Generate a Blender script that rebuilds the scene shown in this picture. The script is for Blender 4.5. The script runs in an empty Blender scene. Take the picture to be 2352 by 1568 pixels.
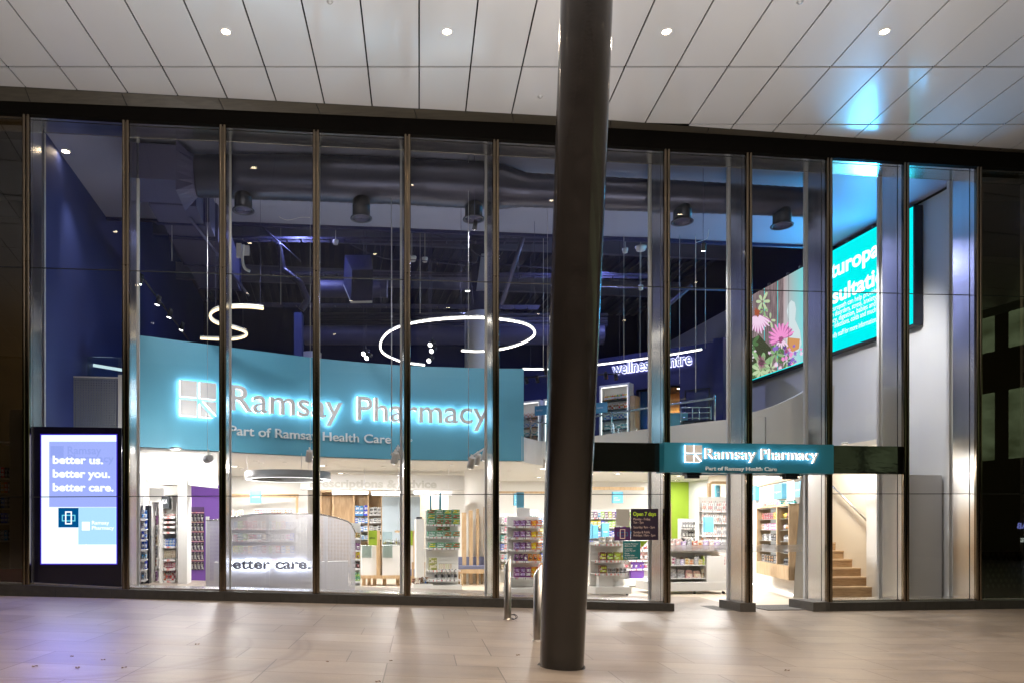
import bpy, math, random
from mathutils import Vector, Matrix
random.seed(7)
R = math.radians
scene = bpy.context.scene
COL = scene.collection
# ------------------------------------------------------------------ camera
CZ = 1.46
FPX, PX0, PY0, W0 = 1740.0, 963.0, 1212.0, 2352.0
cam = bpy.data.cameras.new('camera')
cam.sensor_width = 36.0
cam.lens = 36.0 * FPX / W0
cam.shift_x = (W0 / 2 - PX0) / W0
cam.shift_y = (PY0 - 784.0) / W0
cam.clip_start = 0.1
cam.clip_end = 400
camo = bpy.data.objects.new('camera', cam)
COL.objects.link(camo)
camo.location = (0, 0, CZ)
camo.rotation_euler = (R(90), 0, 0)
scene.camera = camo
# ------------------------------------------------------------------ world (night sky, city glow)
w = bpy.data.worlds.new('World'); scene.world = w; w.use_nodes = True
wn = w.node_tree; wn.nodes.clear()
wo = wn.nodes.new('ShaderNodeOutputWorld'); wb = wn.nodes.new('ShaderNodeBackground')
sky = wn.nodes.new('ShaderNodeTexSky'); sky.sky_type = 'NISHITA'; sky.sun_disc = False
sky.sun_elevation = R(-4); sky.sun_rotation = R(200)
wb.inputs[1].default_value = 0.02
wn.links.new(sky.outputs[0], wb.inputs[0]); wn.links.new(wb.outputs[0], wo.inputs[0])
scene.view_settings.view_transform = 'Standard'
scene.view_settings.look = 'None'
scene.view_settings.exposure = 0.0
scene.view_settings.gamma = 1.0
scene.render.engine = 'CYCLES'
cy = scene.cycles
cy.use_denoising = True
cy.max_bounces = 8; cy.diffuse_bounces = 4; cy.glossy_bounces = 4; cy.transparent_max_bounces = 16
cy.sample_clamp_indirect = 6.0
cy.blur_glossy = 0.6
cy.caustics_reflective = False; cy.caustics_refractive = False
cy.use_light_tree = True

# ------------------------------------------------------------------ frames
TT = math.atan(0.12); CT, ST = math.cos(TT), math.sin(TT)
Y00 = 1 / (5.517e-6 * (15450 - PX0))
def fw(p):  # facade frame (s along the front, o inwards, z) -> world
    return Vector((p[0]*CT - p[1]*ST, Y00 + p[0]*ST + p[1]*CT, p[2]))
def S(px, o=0.0):
    k = (px - PX0) / FPX
    return (k*(Y00 + o*CT) + o*ST) / (CT - k*ST)
def YD(px, o=0.0): return Y00 + S(px, o)*ST + o*CT
def Z(px, py, o=0.0): return CZ + (PY0 - py) / FPX * YD(px, o)
def F(px, py, o=0.0): return (S(px, o), o, Z(px, py, o))
def so(px, Y):       # pixel column + depth -> facade frame s, o
    X = (px - PX0) / FPX * Y; dy = Y - Y00
    return (X*CT + dy*ST, -X*ST + dy*CT)
def zy(py, Y): return CZ + (PY0 - py) / FPX * Y
def wp(px, py, Y): return Vector(((px-PX0)/FPX*Y, Y, zy(py, Y)))
def gz(X):           # paving height: street falls to the doors
    t = 0.19 - 0.036*X
    return 0.5*(t + math.sqrt(t*t + 0.0012)) if X < 14 else 0.0
def interp(pts, x):
    if x <= pts[0][0]: a, b = pts[0], pts[1]
    elif x >= pts[-1][0]: a, b = pts[-2], pts[-1]
    else:
        for a, b in zip(pts, pts[1:]):
            if a[0] <= x <= b[0]: break
    return a[1] + (b[1]-a[1])*(x-a[0])/(b[0]-a[0])

# ------------------------------------------------------------------ materials
MATS = {}
def mat(name, col, rough=0.5, metal=0.0, noise=None, bump=None, aniso=None, spec=0.5, coat=0.0, detail=None):
    if name in MATS: return MATS[name]
    m = bpy.data.materials.new(name); m.use_nodes = True; nt = m.node_tree; b = nt.nodes['Principled BSDF']
    b.inputs['Base Color'].default_value = (*col, 1); b.inputs['Roughness'].default_value = rough
    b.inputs['Metallic'].default_value = metal; b.inputs['Specular IOR Level'].default_value = spec
    b.inputs['Coat Weight'].default_value = coat
    tc = nt.nodes.new('ShaderNodeNewGeometry')
    if noise is None: noise = (3.0, 0.06)
    nz = nt.nodes.new('ShaderNodeTexNoise'); nz.inputs['Scale'].default_value = noise[0]; nz.inputs['Detail'].default_value = 5
    mp = nt.nodes.new('ShaderNodeMapping')
    if aniso: mp.inputs['Scale'].default_value = aniso
    nt.links.new(tc.outputs['Position'], mp.inputs[0]); nt.links.new(mp.outputs[0], nz.inputs[0])
    mx = nt.nodes.new('ShaderNodeMix'); mx.data_type = 'RGBA'
    a = noise[1]
    mx.inputs[6].default_value = (*[max(0, c*(1-a*2)) for c in col], 1); mx.inputs[7].default_value = (*[min(1, c*(1+a*2)) for c in col], 1)
    nt.links.new(nz.outputs[0], mx.inputs[0]); nt.links.new(mx.outputs[2], b.inputs['Base Color'])
    rr = nt.nodes.new('ShaderNodeMapRange'); rr.inputs['To Min'].default_value = max(0.02, rough*0.8); rr.inputs['To Max'].default_value = min(1, rough*1.2)
    nt.links.new(nz.outputs[0], rr.inputs[0]); nt.links.new(rr.outputs[0], b.inputs['Roughness'])
    if bump:
        n2 = nt.nodes.new('ShaderNodeTexNoise'); n2.inputs['Scale'].default_value = bump[0]; n2.inputs['Detail'].default_value = 3
        nt.links.new(mp.outputs[0], n2.inputs[0])
        bp = nt.nodes.new('ShaderNodeBump'); bp.inputs['Strength'].default_value = bump[1]; bp.inputs['Distance'].default_value = 0.02
        nt.links.new(n2.outputs[0], bp.inputs['Height']); nt.links.new(bp.outputs[0], b.inputs['Normal'])
    MATS[name] = m; return m
def em(name, col, st=1.0, noise=None):
    if name in MATS: return MATS[name]
    m = bpy.data.materials.new(name); m.use_nodes = True; nt = m.node_tree; nt.nodes.clear()
    o = nt.nodes.new('ShaderNodeOutputMaterial'); e = nt.nodes.new('ShaderNodeEmission')
    e.inputs[0].default_value = (*col, 1); e.inputs[1].default_value = st
    if noise:
        g = nt.nodes.new('ShaderNodeNewGeometry'); mp = nt.nodes.new('ShaderNodeMapping'); mp.inputs['Scale'].default_value = noise[2]
        nz = nt.nodes.new('ShaderNodeTexNoise'); nz.inputs['Scale'].default_value = noise[0]; nz.inputs['Detail'].default_value = 6
        mx = nt.nodes.new('ShaderNodeMix'); mx.data_type = 'RGBA'
        cr = nt.nodes.new('ShaderNodeMapRange'); cr.inputs[1].default_value = .35; cr.inputs[2].default_value = .65
        mx.inputs[6].default_value = (*col, 1); mx.inputs[7].default_value = (*noise[1], 1)
        nt.links.new(g.outputs['Position'], mp.inputs[0]); nt.links.new(mp.outputs[0], nz.inputs[0]); nt.links.new(nz.outputs[0], cr.inputs[0])
        nt.links.new(cr.outputs[0], mx.inputs[0]); nt.links.new(mx.outputs[2], e.inputs[0])
    nt.links.new(e.outputs[0], o.inputs[0]); MATS[name] = m; return m
def wood(name, c1, c2, scale=6, axis=(1, 8, 8), rough=.45):
    if name in MATS: return MATS[name]
    m = bpy.data.materials.new(name); m.use_nodes = True; nt = m.node_tree; b = nt.nodes['Principled BSDF']
    g = nt.nodes.new('ShaderNodeNewGeometry'); mp = nt.nodes.new('ShaderNodeMapping'); mp.inputs['Scale'].default_value = axis
    nz = nt.nodes.new('ShaderNodeTexNoise'); nz.inputs['Scale'].default_value = scale; nz.inputs['Detail'].default_value = 7; nz.inputs['Distortion'].default_value = .6
    cr = nt.nodes.new('ShaderNodeValToRGB'); cr.color_ramp.elements[0].color = (*c1, 1); cr.color_ramp.elements[1].color = (*c2, 1)
    cr.color_ramp.elements[0].position = .3; cr.color_ramp.elements[1].position = .7
    nt.links.new(g.outputs['Position'], mp.inputs[0]); nt.links.new(mp.outputs[0], nz.inputs[0]); nt.links.new(nz.outputs[0], cr.inputs[0])
    nt.links.new(cr.outputs[0], b.inputs['Base Color']); b.inputs['Roughness'].default_value = rough
    MATS[name] = m; return m
def glass(name, tint=(1, 1, 1), refl=0.07, ior=1.5, rough=0.0, boost=1.0):
    if name in MATS: return MATS[name]
    m = bpy.data.materials.new(name); m.use_nodes = True; nt = m.node_tree; nt.nodes.clear()
    o = nt.nodes.new('ShaderNodeOutputMaterial'); t = nt.nodes.new('ShaderNodeBsdfTransparent'); g = nt.nodes.new('ShaderNodeBsdfGlossy')
    t.inputs[0].default_value = (*tint, 1); g.inputs['Roughness'].default_value = rough; g.inputs[0].default_value = (1, 1, 1, 1)
    fr = nt.nodes.new('ShaderNodeFresnel'); fr.inputs[0].default_value = ior
    mu = nt.nodes.new('ShaderNodeMath'); mu.operation = 'MULTIPLY'; mu.inputs[1].default_value = boost; mu.use_clamp = True
    ms = nt.nodes.new('ShaderNodeMixShader')
    nt.links.new(fr.outputs[0], mu.inputs[0]); nt.links.new(mu.outputs[0], ms.inputs[0]); nt.links.new(t.outputs[0], ms.inputs[1]); nt.links.new(g.outputs[0], ms.inputs[2])
    nt.links.new(ms.outputs[0], o.inputs[0]); MATS[name] = m; return m
def perforated(name, col, pitch, frac):
    """metal sheet with a grid of fine holes (generated from object-space coordinates along the sheet)"""
    m = bpy.data.materials.new(name); m.use_nodes = True; nt = m.node_tree; b = nt.nodes['Principled BSDF']; o = nt.nodes['Material Output']
    b.inputs['Base Color'].default_value = (*col, 1); b.inputs['Roughness'].default_value = .5; b.inputs['Metallic'].default_value = .1
    g = nt.nodes.new('ShaderNodeNewGeometry'); sp = nt.nodes.new('ShaderNodeSeparateXYZ'); nt.links.new(g.outputs['Position'], sp.inputs[0])
    outs = []
    for i in (0, 2):
        a = nt.nodes.new('ShaderNodeMath'); a.operation = 'MODULO'; a.inputs[1].default_value = pitch
        ad = nt.nodes.new('ShaderNodeMath'); ad.operation = 'ADD'; ad.inputs[1].default_value = 50.0
        nt.links.new(sp.outputs[i], ad.inputs[0]); nt.links.new(ad.outputs[0], a.inputs[0])
        l = nt.nodes.new('ShaderNodeMath'); l.operation = 'LESS_THAN'; l.inputs[1].default_value = pitch*frac
        nt.links.new(a.outputs[0], l.inputs[0]); outs.append(l)
    mu = nt.nodes.new('ShaderNodeMath'); mu.operation = 'MULTIPLY'
    nt.links.new(outs[0].outputs[0], mu.inputs[0]); nt.links.new(outs[1].outputs[0], mu.inputs[1])
    t = nt.nodes.new('ShaderNodeBsdfTransparent'); ms = nt.nodes.new('ShaderNodeMixShader')
    nt.links.new(mu.outputs[0], ms.inputs[0]); nt.links.new(b.outputs[0], ms.inputs[1]); nt.links.new(t.outputs[0], ms.inputs[2]); nt.links.new(ms.outputs[0], o.inputs[0])
    MATS[name] = m; return m

white = mat('white_paint', (.80, .79, .76), .55, noise=(1.2, .02))
wall_w = mat('white_wall_paint', (.72, .71, .69), .7, noise=(.8, .02))
wall_g = mat('pale_grey_wall_paint', (.68, .68, .68), .7, noise=(.8, .02))
navy = mat('navy_paint', (.010, .014, .10), .55, noise=(.7, .12))
navy2 = mat('slate_navy_paint', (.016, .020, .10), .5, noise=(.7, .1))
bluewall = mat('royal_blue_paint', (.03, .05, .22), .6, noise=(.6, .08))
ceilm = mat('lilac_ceiling_paint', (.36, .37, .50), .6, noise=(.6, .05))
teal = mat('teal_paint', (.10, .34, .48), .5, noise=(.9, .04))
teald = mat('dark_teal_metal', (.018, .17, .25), .4, noise=(1, .05))
steel = mat('brushed_steel', (.72, .71, .69), .24, .95, noise=(1.6, .05), bump=(1.6, .14), aniso=(1, 1, .6))
bronze = mat('bronze_cap', (.21, .17, .125), .16, 1.0, noise=(3, .15), bump=(5, .1), aniso=(1, 1, .3))
blackm = mat('black_gasket', (.008, .008, .01), .5)
fasciam = mat('dark_fascia', (.005, .004, .003), .85, noise=(2, .2), spec=.08)
stripm = mat('dark_timber_slat_soffit', (.075, .065, .048), .5, noise=(30, .25), aniso=(.06, 1, 1))
plinthm = mat('dark_bluestone', (.035, .032, .029), .5, noise=(12, .25), bump=(60, .2))
plinthl = mat('grey_bluestone', (.075, .068, .062), .55, noise=(12, .2), bump=(60, .2))
duct = mat('galvanised_duct', (.055, .058, .10), .34, .5, noise=(2, .12))
duct2 = mat('painted_duct', (.075, .075, .17), .5, .1, noise=(2, .08))
dkmetal = mat('dark_metal', (.02, .022, .035), .35, .5)
colm = mat('black_column_paint', (.014, .011, .009), .2, .0, noise=(8, .2), bump=(45, .03), coat=.3)
bollm = mat('bollard_steel', (.5, .46, .42), .3, 1.0, noise=(4, .15), aniso=(1, 1, .2))
oak = wood('oak_veneer', (.42, .28, .15), (.58, .41, .24), 5, (3, 3, .6))
oakd = wood('oak_step', (.30, .19, .10), (.46, .31, .17), 5, (1.2, 2, 9))
vinyl = wood('pale_plank_floor', (.50, .42, .32), (.62, .54, .43), 3, (.7, 5, 1), .4)
woodg = wood('warm_timber_panel', (.45, .22, .06), (.62, .34, .11), 5, (5, 5, .5))
purple = mat('purple_paint', (.16, .06, .36), .5)
green = mat('lime_green_paint', (.30, .45, .03), .6)
letter = mat('grey_letter_face', (.84, .82, .82), .55)
letterw = mat('white_letter', (.75, .78, .8), .45)
halo = em('halo_led', (.74, .90, 1.0), 13.0)
halo2 = em('halo_led_small', (.70, .88, 1.0), 7.0)
halow = em('halo_led_white', (.80, .86, 1.0), 9.0)
led = em('led_tube', (1.0, .93, .82), 7.0)
ledw = em('warm_led_tube', (1.0, .80, .50), 2.2)
lampw = em('lamp_face_white', (1.0, .97, .92), 14.0)
lampwarm = em('lamp_face_warm', (1.0, .78, .52), 60.0)
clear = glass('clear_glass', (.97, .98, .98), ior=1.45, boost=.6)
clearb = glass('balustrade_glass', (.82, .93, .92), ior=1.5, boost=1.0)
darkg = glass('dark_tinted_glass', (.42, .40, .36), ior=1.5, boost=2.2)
frost = glass('frosted_glass', (.84, .90, .89), ior=1.4, rough=.4, boost=.6)
blackg = mat('black_back_painted_glass', (.006, .007, .006), .06, .0, bump=(2.5, .08), aniso=(1, 1, 3), spec=.8)

# ------------------------------------------------------------------ mesh builder
class M:
    def __init__(s): s.v = []; s.f = []; s.mi = []; s.m = 0; s.sm = []
    def add(s, vs, fs, smooth=False):
        n = len(s.v); s.v += [tuple(p) for p in vs]
        for f in fs: s.f.append([n+i for i in f]); s.mi.append(s.m); s.sm.append(smooth)
        return s
    def box(s, x0, x1, y0, y1, z0, z1):
        return s.add([(x0,y0,z0),(x1,y0,z0),(x1,y1,z0),(x0,y1,z0),(x0,y0,z1),(x1,y0,z1),(x1,y1,z1),(x0,y1,z1)],
                     [(0,3,2,1),(4,5,6,7),(0,1,5,4),(1,2,6,5),(2,3,7,6),(3,0,4,7)])
    def bbox(s, x0, x1, y0, y1, z0, z1, b=.01):  # box with chamfered vertical and top edges
        P = lambda i: [(x0+i, y0+b),(x0+b, y0+i),(x1-b, y0+i),(x1-i, y0+b),(x1-i, y1-b),(x1-b, y1-i),(x0+b, y1-i),(x0+i, y1-b)]
        vs = [(x, y, z0) for x, y in P(0)] + [(x, y, z1-b) for x, y in P(0)] + [(min(max(x, x0+b), x1-b), min(max(y, y0+b), y1-b), z1) for x, y in P(0)]
        fs = [tuple(range(7, -1, -1))] + [(i, (i+1) % 8, (i+1) % 8+8, i+8) for i in range(8)] + [(i+8, (i+1) % 8+8, (i+1) % 8+16, i+16) for i in range(8)] + [tuple(range(16, 24))]
        return s.add(vs, fs)
    def quad(s, a, b, c, d): return s.add([a, b, c, d], [(0, 1, 2, 3)])
    def poly(s, pts): return s.add(pts, [tuple(range(len(pts)))])
    def prism(s, pts, vec):
        n = len(pts); v = Vector(vec)
        vs = [Vector(p) for p in pts] + [Vector(p)+v for p in pts]
        return s.add(vs, [tuple(range(n-1, -1, -1)), tuple(range(n, 2*n))] + [(i, (i+1) % n, (i+1) % n+n, i+n) for i in range(n)])
    def tube(s, pts, r, n=10, closed=False, caps=True):
        pts = [Vector(p) for p in pts]; k = len(pts); rs = r if isinstance(r, (list, tuple)) else [r]*k
        vs = []; up = None
        for i, p in enumerate(pts):
            if closed: t = (pts[(i+1) % k]-pts[i-1]).normalized()
            else: t = ((pts[min(i+1, k-1)]-pts[max(i-1, 0)])).normalized()
            if up is None or abs(up.dot(t)) > .95: up = Vector((0, 0, 1)) if abs(t.z) < .9 else Vector((1, 0, 0))
            a = t.cross(up).normalized(); bb = a.cross(t).normalized()
            up = bb
            for j in range(n):
                an = 2*math.pi*j/n; vs.append(p + (a*math.cos(an) + bb*math.sin(an))*rs[i])
        fs = []
        for i in range(k if closed else k-1):
            for j in range(n):
                a0 = i*n+j; a1 = i*n+(j+1) % n; b0 = ((i+1) % k)*n+j; b1 = ((i+1) % k)*n+(j+1) % n
                fs.append((a0, a1, b1, b0))
        s.add(vs, fs, True)
        if caps and not closed:
            m = len(s.v)-len(vs)
            s.f.append([m+j for j in range(n)][::-1]); s.mi.append(s.m); s.sm.append(False)
            s.f.append([m+(k-1)*n+j for j in range(n)]); s.mi.append(s.m); s.sm.append(False)
        return s
    def lathe(s, prof, c=(0, 0, 0), n=20, caps=True):
        vs = []; 
        for r, z in prof:
            for j in range(n):
                a = 2*math.pi*j/n; vs.append((c[0]+r*math.cos(a), c[1]+r*math.sin(a), c[2]+z))
        fs = [(i*n+j, i*n+(j+1) % n, (i+1)*n+(j+1) % n, (i+1)*n+j) for i in range(len(prof)-1) for j in range(n)]
        s.add(vs, fs, True); m = len(s.v)-len(vs)
        if caps and prof[0][0] > 1e-4: s.f.append([m+j for j in range(n)][::-1]); s.mi.append(s.m); s.sm.append(False)
        if caps and prof[-1][0] > 1e-4: s.f.append([m+(len(prof)-1)*n+j for j in range(n)]); s.mi.append(s.m); s.sm.append(False)
        return s
    def strip(s, A, B):   # ribbon between two polylines
        n = len(A); return s.add(list(A)+list(B), [(i, i+1, n+i+1, n+i) for i in range(n-1)])
    def wall(s, pts, z0, z1, th=.1):
        """vertical wall along plan polyline pts (x,y); z0,z1 numbers or lists; thickness to the left normal"""
        n = len(pts); z0 = z0 if isinstance(z0, (list, tuple)) else [z0]*n; z1 = z1 if isinstance(z1, (list, tuple)) else [z1]*n
        off = []
        for i in range(n):
            a = Vector(pts[max(i-1, 0)]); b = Vector(pts[min(i+1, n-1)]); d = (b-a).normalized(); off.append(Vector(pts[i]) + Vector((-d.y, d.x))*th)
        A = [(p[0], p[1], z) for p, z in zip(pts, z0)]; B = [(p[0], p[1], z) for p, z in zip(pts, z1)]
        C = [(p.x, p.y, z) for p, z in zip(off, z0)]; D = [(p.x, p.y, z) for p, z in zip(off, z1)]
        s.strip(A, B); s.strip(D, C); s.strip(B, D); s.strip(C, A)
        s.quad(A[0], B[0], D[0], C[0]); s.quad(A[-1], C[-1], D[-1], B[-1]); return s
    def build(s, name, mats, parent=None, frame='f', label=None, cat=None, group=None, kind=None, smooth=None):
        me = bpy.data.meshes.new(name)
        vs = [fw(p) for p in s.v] if frame == 'f' else [Vector(p) for p in s.v]
        if not isinstance(mats, (list, tuple)): mats = [mats]
        loc = Vector((0, 0, 0))
        if parent is None and frame != 'l':
            xs = [p.x for p in vs]; ys = [p.y for p in vs]; zs = [p.z for p in vs]
            loc = Vector(((min(xs)+max(xs))/2, (min(ys)+max(ys))/2, min(zs)))
            vs = [p-loc for p in vs]
        elif parent is not None and frame != 'l':
            vs = [p-parent_origin(parent) for p in vs]
        me.from_pydata(vs, [], s.f); me.update()
        for m in mats: me.materials.append(m)
        me.polygons.foreach_set('material_index', s.mi)
        me.polygons.foreach_set('use_smooth', s.sm)
        o = bpy.data.objects.new(name, me); COL.objects.link(o); o.location = loc
        if parent is not None: o.parent = parent
        tag(o, label, cat, group, kind)
        return o
def parent_origin(p):
    v = Vector((0, 0, 0))
    while p is not None: v = v + p.location; p = p.parent
    return v
def tag(o, label=None, cat=None, group=None, kind=None):
    if label: o['label'] = label
    if cat: o['category'] = cat
    if group: o['group'] = group
    if kind: o['kind'] = kind
def thing(name, loc, label, cat, group=None, kind=None):
    o = bpy.data.objects.new(name, None); COL.objects.link(o); o.location = loc; o.empty_display_size = .2
    tag(o, label, cat, group, kind); return o
def copy_tree(o, parent=None):
    c = o.copy(); COL.objects.link(c)
    if parent is not None: c.parent = parent
    for ch in list(o.children): copy_tree(ch, c)
    return c

# ------------------------------------------------------------------ text
TC = {}
def text_geo(body, bold=0.0, ext=0.0, spacing=1.0):
    key = (body, bold, ext, spacing)
    if key in TC: return TC[key]
    cu = bpy.data.curves.new('text', 'FONT'); cu.body = body; cu.offset = bold; cu.extrude = ext; cu.resolution_u = 4
    cu.space_character = spacing; cu.fill_mode = 'FRONT' if ext == 0 else 'BOTH'
    if ext == 0: cu.dimensions = '2D'
    ob = bpy.data.objects.new('text', cu); COL.objects.link(ob)
    dg = bpy.context.evaluated_depsgraph_get(); me = bpy.data.meshes.new_from_object(ob.evaluated_get(dg))
    vs = [tuple(v.co) for v in me.vertices]; fs = [tuple(p.vertices) for p in me.polygons]
    bpy.data.objects.remove(ob); bpy.data.meshes.remove(me)
    x0 = min(v[0] for v in vs); x1 = max(v[0] for v in vs)
    TC[key] = (vs, fs, x0, x1); return TC[key]
CAP = 0.729  # cap height of the built-in face at size 1
def text(mb, body, fn, width, cap, bold=0.0, ext=0.0, spacing=1.0):
    """fn(u, h, d): u metres along from the left end of the text, h above baseline, d out of the face"""
    vs, fs, x0, x1 = text_geo(body, bold, ext, spacing)
    kx = width/(x1-x0); ky = cap/CAP
    mb.add([fn((x-x0)*kx, y*ky, z) for x, y, z in vs], fs)
    return mb
def logo_polys(w):
    """square window mark cut into four, the lower right one slashed"""
    g = w*.035; h = w/2
    a = [[(0, h+g), (h-g, h+g), (h-g, w), (0, w)], [(h+g, h+g), (w, h+g), (w, w), (h+g, w)], [(0, 0), (h-g, 0), (h-g, h-g), (0, h-g)]]
    a.append([(h+g, 0), (w-g*2.4, 0), (h+g, h-g*3.4)])
    a.append([(h+g*3.4, h-g), (w, h-g), (w, g*2.0)])
    return a
CAP = max(v[1] for v in text_geo("H")[0])

# ================================================================== GROUND
def paving_mat():
    m = bpy.data.materials.new('stone_paving'); m.use_nodes = True; nt = m.node_tree; b = nt.nodes['Principled BSDF']; L = nt.links.new
    g = nt.nodes.new('ShaderNodeNewGeometry')
    br = nt.nodes.new('ShaderNodeTexBrick'); br.inputs['Scale'].default_value = 1.0
    br.inputs['Brick Width'].default_value = 1.03; br.inputs['Row Height'].default_value = .6; br.inputs['Mortar Size'].default_value = .006
    br.inputs['Mortar Smooth'].default_value = .3; br.offset = .37; br.offset_frequency = 3
    br.inputs['Color1'].default_value = (.245, .20, .162, 1); br.inputs['Color2'].default_value = (.31, .256, .21, 1); br.inputs['Mortar'].default_value = (.125, .10, .083, 1)
    mp = nt.nodes.new('ShaderNodeMapping'); mp.inputs['Location'].default_value = (.3, .13, 0); L(g.outputs['Position'], mp.inputs[0]); L(mp.outputs[0], br.inputs[0])
    m2 = nt.nodes.new('ShaderNodeMapping'); m2.inputs['Scale'].default_value = (.7, 2.2, 1); L(g.outputs['Position'], m2.inputs[0])
    nz = nt.nodes.new('ShaderNodeTexNoise'); nz.inputs['Scale'].default_value = 1.6; nz.inputs['Detail'].default_value = 9; nz.inputs['Roughness'].default_value = .68; L(m2.outputs[0], nz.inputs[0])
    mr = nt.nodes.new('ShaderNodeMapRange'); mr.inputs[1].default_value = .3; mr.inputs[2].default_value = .7; mr.inputs[3].default_value = .70; mr.inputs[4].default_value = 1.20; L(nz.outputs[0], mr.inputs[0])
    mul = nt.nodes.new('ShaderNodeMix'); mul.data_type = 'RGBA'; mul.blend_type = 'MULTIPLY'; mul.inputs[0].default_value = 1.0
    L(br.outputs[0], mul.inputs[6]); L(mr.outputs[0], mul.inputs[7])
    # curved tyre marks (a real stain with its own shape): two rubber arcs about a common centre
    sp = nt.nodes.new('ShaderNodeSeparateXYZ'); L(g.outputs['Position'], sp.inputs[0])
    def mth(op, a, bb=None, clamp=False):
        n = nt.nodes.new('ShaderNodeMath'); n.operation = op; n.use_clamp = clamp
        for i, q in enumerate((a, bb)):
            if q is None: continue
            if isinstance(q, (int, float)): n.inputs[i].default_value = q
            else: L(q, n.inputs[i])
        return n.outputs[0]
    dx = mth('SUBTRACT', sp.outputs[0], -3.75); dy = mth('SUBTRACT', sp.outputs[1], 7.55)
    dist = mth('SQRT', mth('ADD', mth('MULTIPLY', dx, dx), mth('MULTIPLY', dy, dy)))
    tot = None
    for r0, ww in ((1.90, .10), (2.02, .05), (2.52, .09), (2.63, .05)):
        q = mth('SUBTRACT', 1.0, mth('DIVIDE', mth('ABSOLUTE', mth('SUBTRACT', dist, r0)), ww), True)
        tot = q if tot is None else mth('ADD', tot, q)
    q = mth('MULTIPLY', mth('MULTIPLY', tot, mth('MULTIPLY', mth('GREATER_THAN', dx, .55), nz.outputs[0])), mth('SUBTRACT', 1.0, mth('MULTIPLY', mth('SUBTRACT', dy, .6), 2.2), True))
    st = nt.nodes.new('ShaderNodeMix'); st.data_type = 'RGBA'; st.blend_type = 'MULTIPLY'
    L(mth('MULTIPLY', q, .75, True), st.inputs[0]); L(mul.outputs[2], st.inputs[6]); st.inputs[7].default_value = (.45, .38, .34, 1)
    vo = nt.nodes.new('ShaderNodeTexVoronoi'); vo.inputs['Scale'].default_value = 1.3; L(g.outputs['Position'], vo.inputs[0])
    sp2 = mth('MULTIPLY', mth('LESS_THAN', vo.outputs['Distance'], .035), .35)
    g2 = nt.nodes.new('ShaderNodeTexNoise'); g2.inputs['Scale'].default_value = 90; g2.inputs['Detail'].default_value = 3; L(g.outputs['Position'], g2.inputs[0])
    gm2 = nt.nodes.new('ShaderNodeMix'); gm2.data_type = 'RGBA'; gm2.blend_type = 'MULTIPLY'; L(mth('ADD', sp2, mth('MULTIPLY', mth('SUBTRACT', g2.outputs[0], .45, True), .8)), gm2.inputs[0]); L(st.outputs[2], gm2.inputs[6]); gm2.inputs[7].default_value = (.35, .30, .27, 1)
    L(gm2.outputs[2], b.inputs['Base Color'])
    rr = nt.nodes.new('ShaderNodeMapRange'); rr.inputs[3].default_value = .30; rr.inputs[4].default_value = .52; L(nz.outputs[0], rr.inputs[0]); L(rr.outputs[0], b.inputs['Roughness'])
    n3 = nt.nodes.new('ShaderNodeTexNoise'); n3.inputs['Scale'].default_value = 22; n3.inputs['Detail'].default_value = 6; L(m2.outputs[0], n3.inputs[0])
    ad = mth('ADD', mth('MULTIPLY', n3.outputs[0], .25), mth('MULTIPLY', br.outputs['Fac'], -.7))
    bp = nt.nodes.new('ShaderNodeBump'); bp.inputs['Strength'].default_value = .35; bp.inputs['Distance'].default_value = .01; L(ad, bp.inputs['Height']); L(bp.outputs[0], b.inputs['Normal'])
    return m
m = M(); xs = [-45+i*1.0 for i in range(91)]; ys = [-40, -20, -10, 0, 6, 10, 12, 14.6, 16]
vs = [(x, y, gz(max(-12, x))) for y in ys for x in xs]; n = len(xs)
m.add(vs, [(j*n+i, j*n+i+1, (j+1)*n+i+1, (j+1)*n+i) for j in range(len(ys)-1) for i in range(n-1)], True)
m.build('pavement', paving_mat(), frame='w', kind='structure')
SF = 0.006
m = M(); m.quad((-6.9, .50, SF), (9.8, .50, SF), (10.4, 20, SF), (-8, 20, SF))
shopfloor = m.build('shop_floor', vinyl, kind='structure'); shopfloor.location.z += .004
# floor rises in the left bays behind the high plinth only visually: threshold mats at the doors
for i, (a, b) in enumerate(((1548, 1668), (1736, 1842))):
    s0, s1 = S(a, .5), S(b, .5)
    m = M(); m.box(s0, s1, .12, .95, .0, .02)
    o = m.build('door_mat', mat('coir_mat', (.12, .11, .10), .9, noise=(90, .4), bump=(120, .6)), label='dark ribbed entrance mat inside the %s doorway' % ('left' if i == 0 else 'right'), cat='door mat')

# ================================================================== SOFFIT (canopy)
SZ = 8.23
EDGE = [(-14, 10.98), (-6.47, 11.62), (2.27, 12.48), (4.11, 12.73), (10.85, 13.59), (20, 14.7)]
can = thing('canopy_soffit', (0, 5, SZ), 'pale panelled soffit of the canopy high over the pavement', 'soffit')
pm = mat('pale_soffit_panel', (.70, .70, .71), .32, .0, noise=(.35, .02), coat=.9)
pm.node_tree.nodes['Principled BSDF'].inputs['Coat Roughness'].default_value = .13
m = M(); g = .011; PW = .7565
for i in range(-18, 26):
    x0 = 0.0 + i*PW - .002; x1 = x0+PW
    ya, yb = interp(EDGE, x0), interp(EDGE, x1)
    rows = [11.14 - 1.59*k for k in range(12, -1, -1)] + [12.73, 14.32, 16]
    for r0, r1 in zip(rows, rows[1:]):
        if r0 > min(ya, yb) - .03: break
        ta, tb = min(r1-g*1.9, ya-g), min(r1-g*1.9, yb-g)
        if ta <= r0+.04 and tb <= r0+.04: continue
        ta = max(ta, r0+g+.002); tb = max(tb, r0+g+.002)
        m.prism([(x0+g, r0+g*1.9, SZ), (x0+g, ta, SZ), (x1-g, tb, SZ), (x1-g, r0+g*1.9, SZ)], (0, 0, .02))
m.build('soffit_panels', pm, can, 'w')
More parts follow.
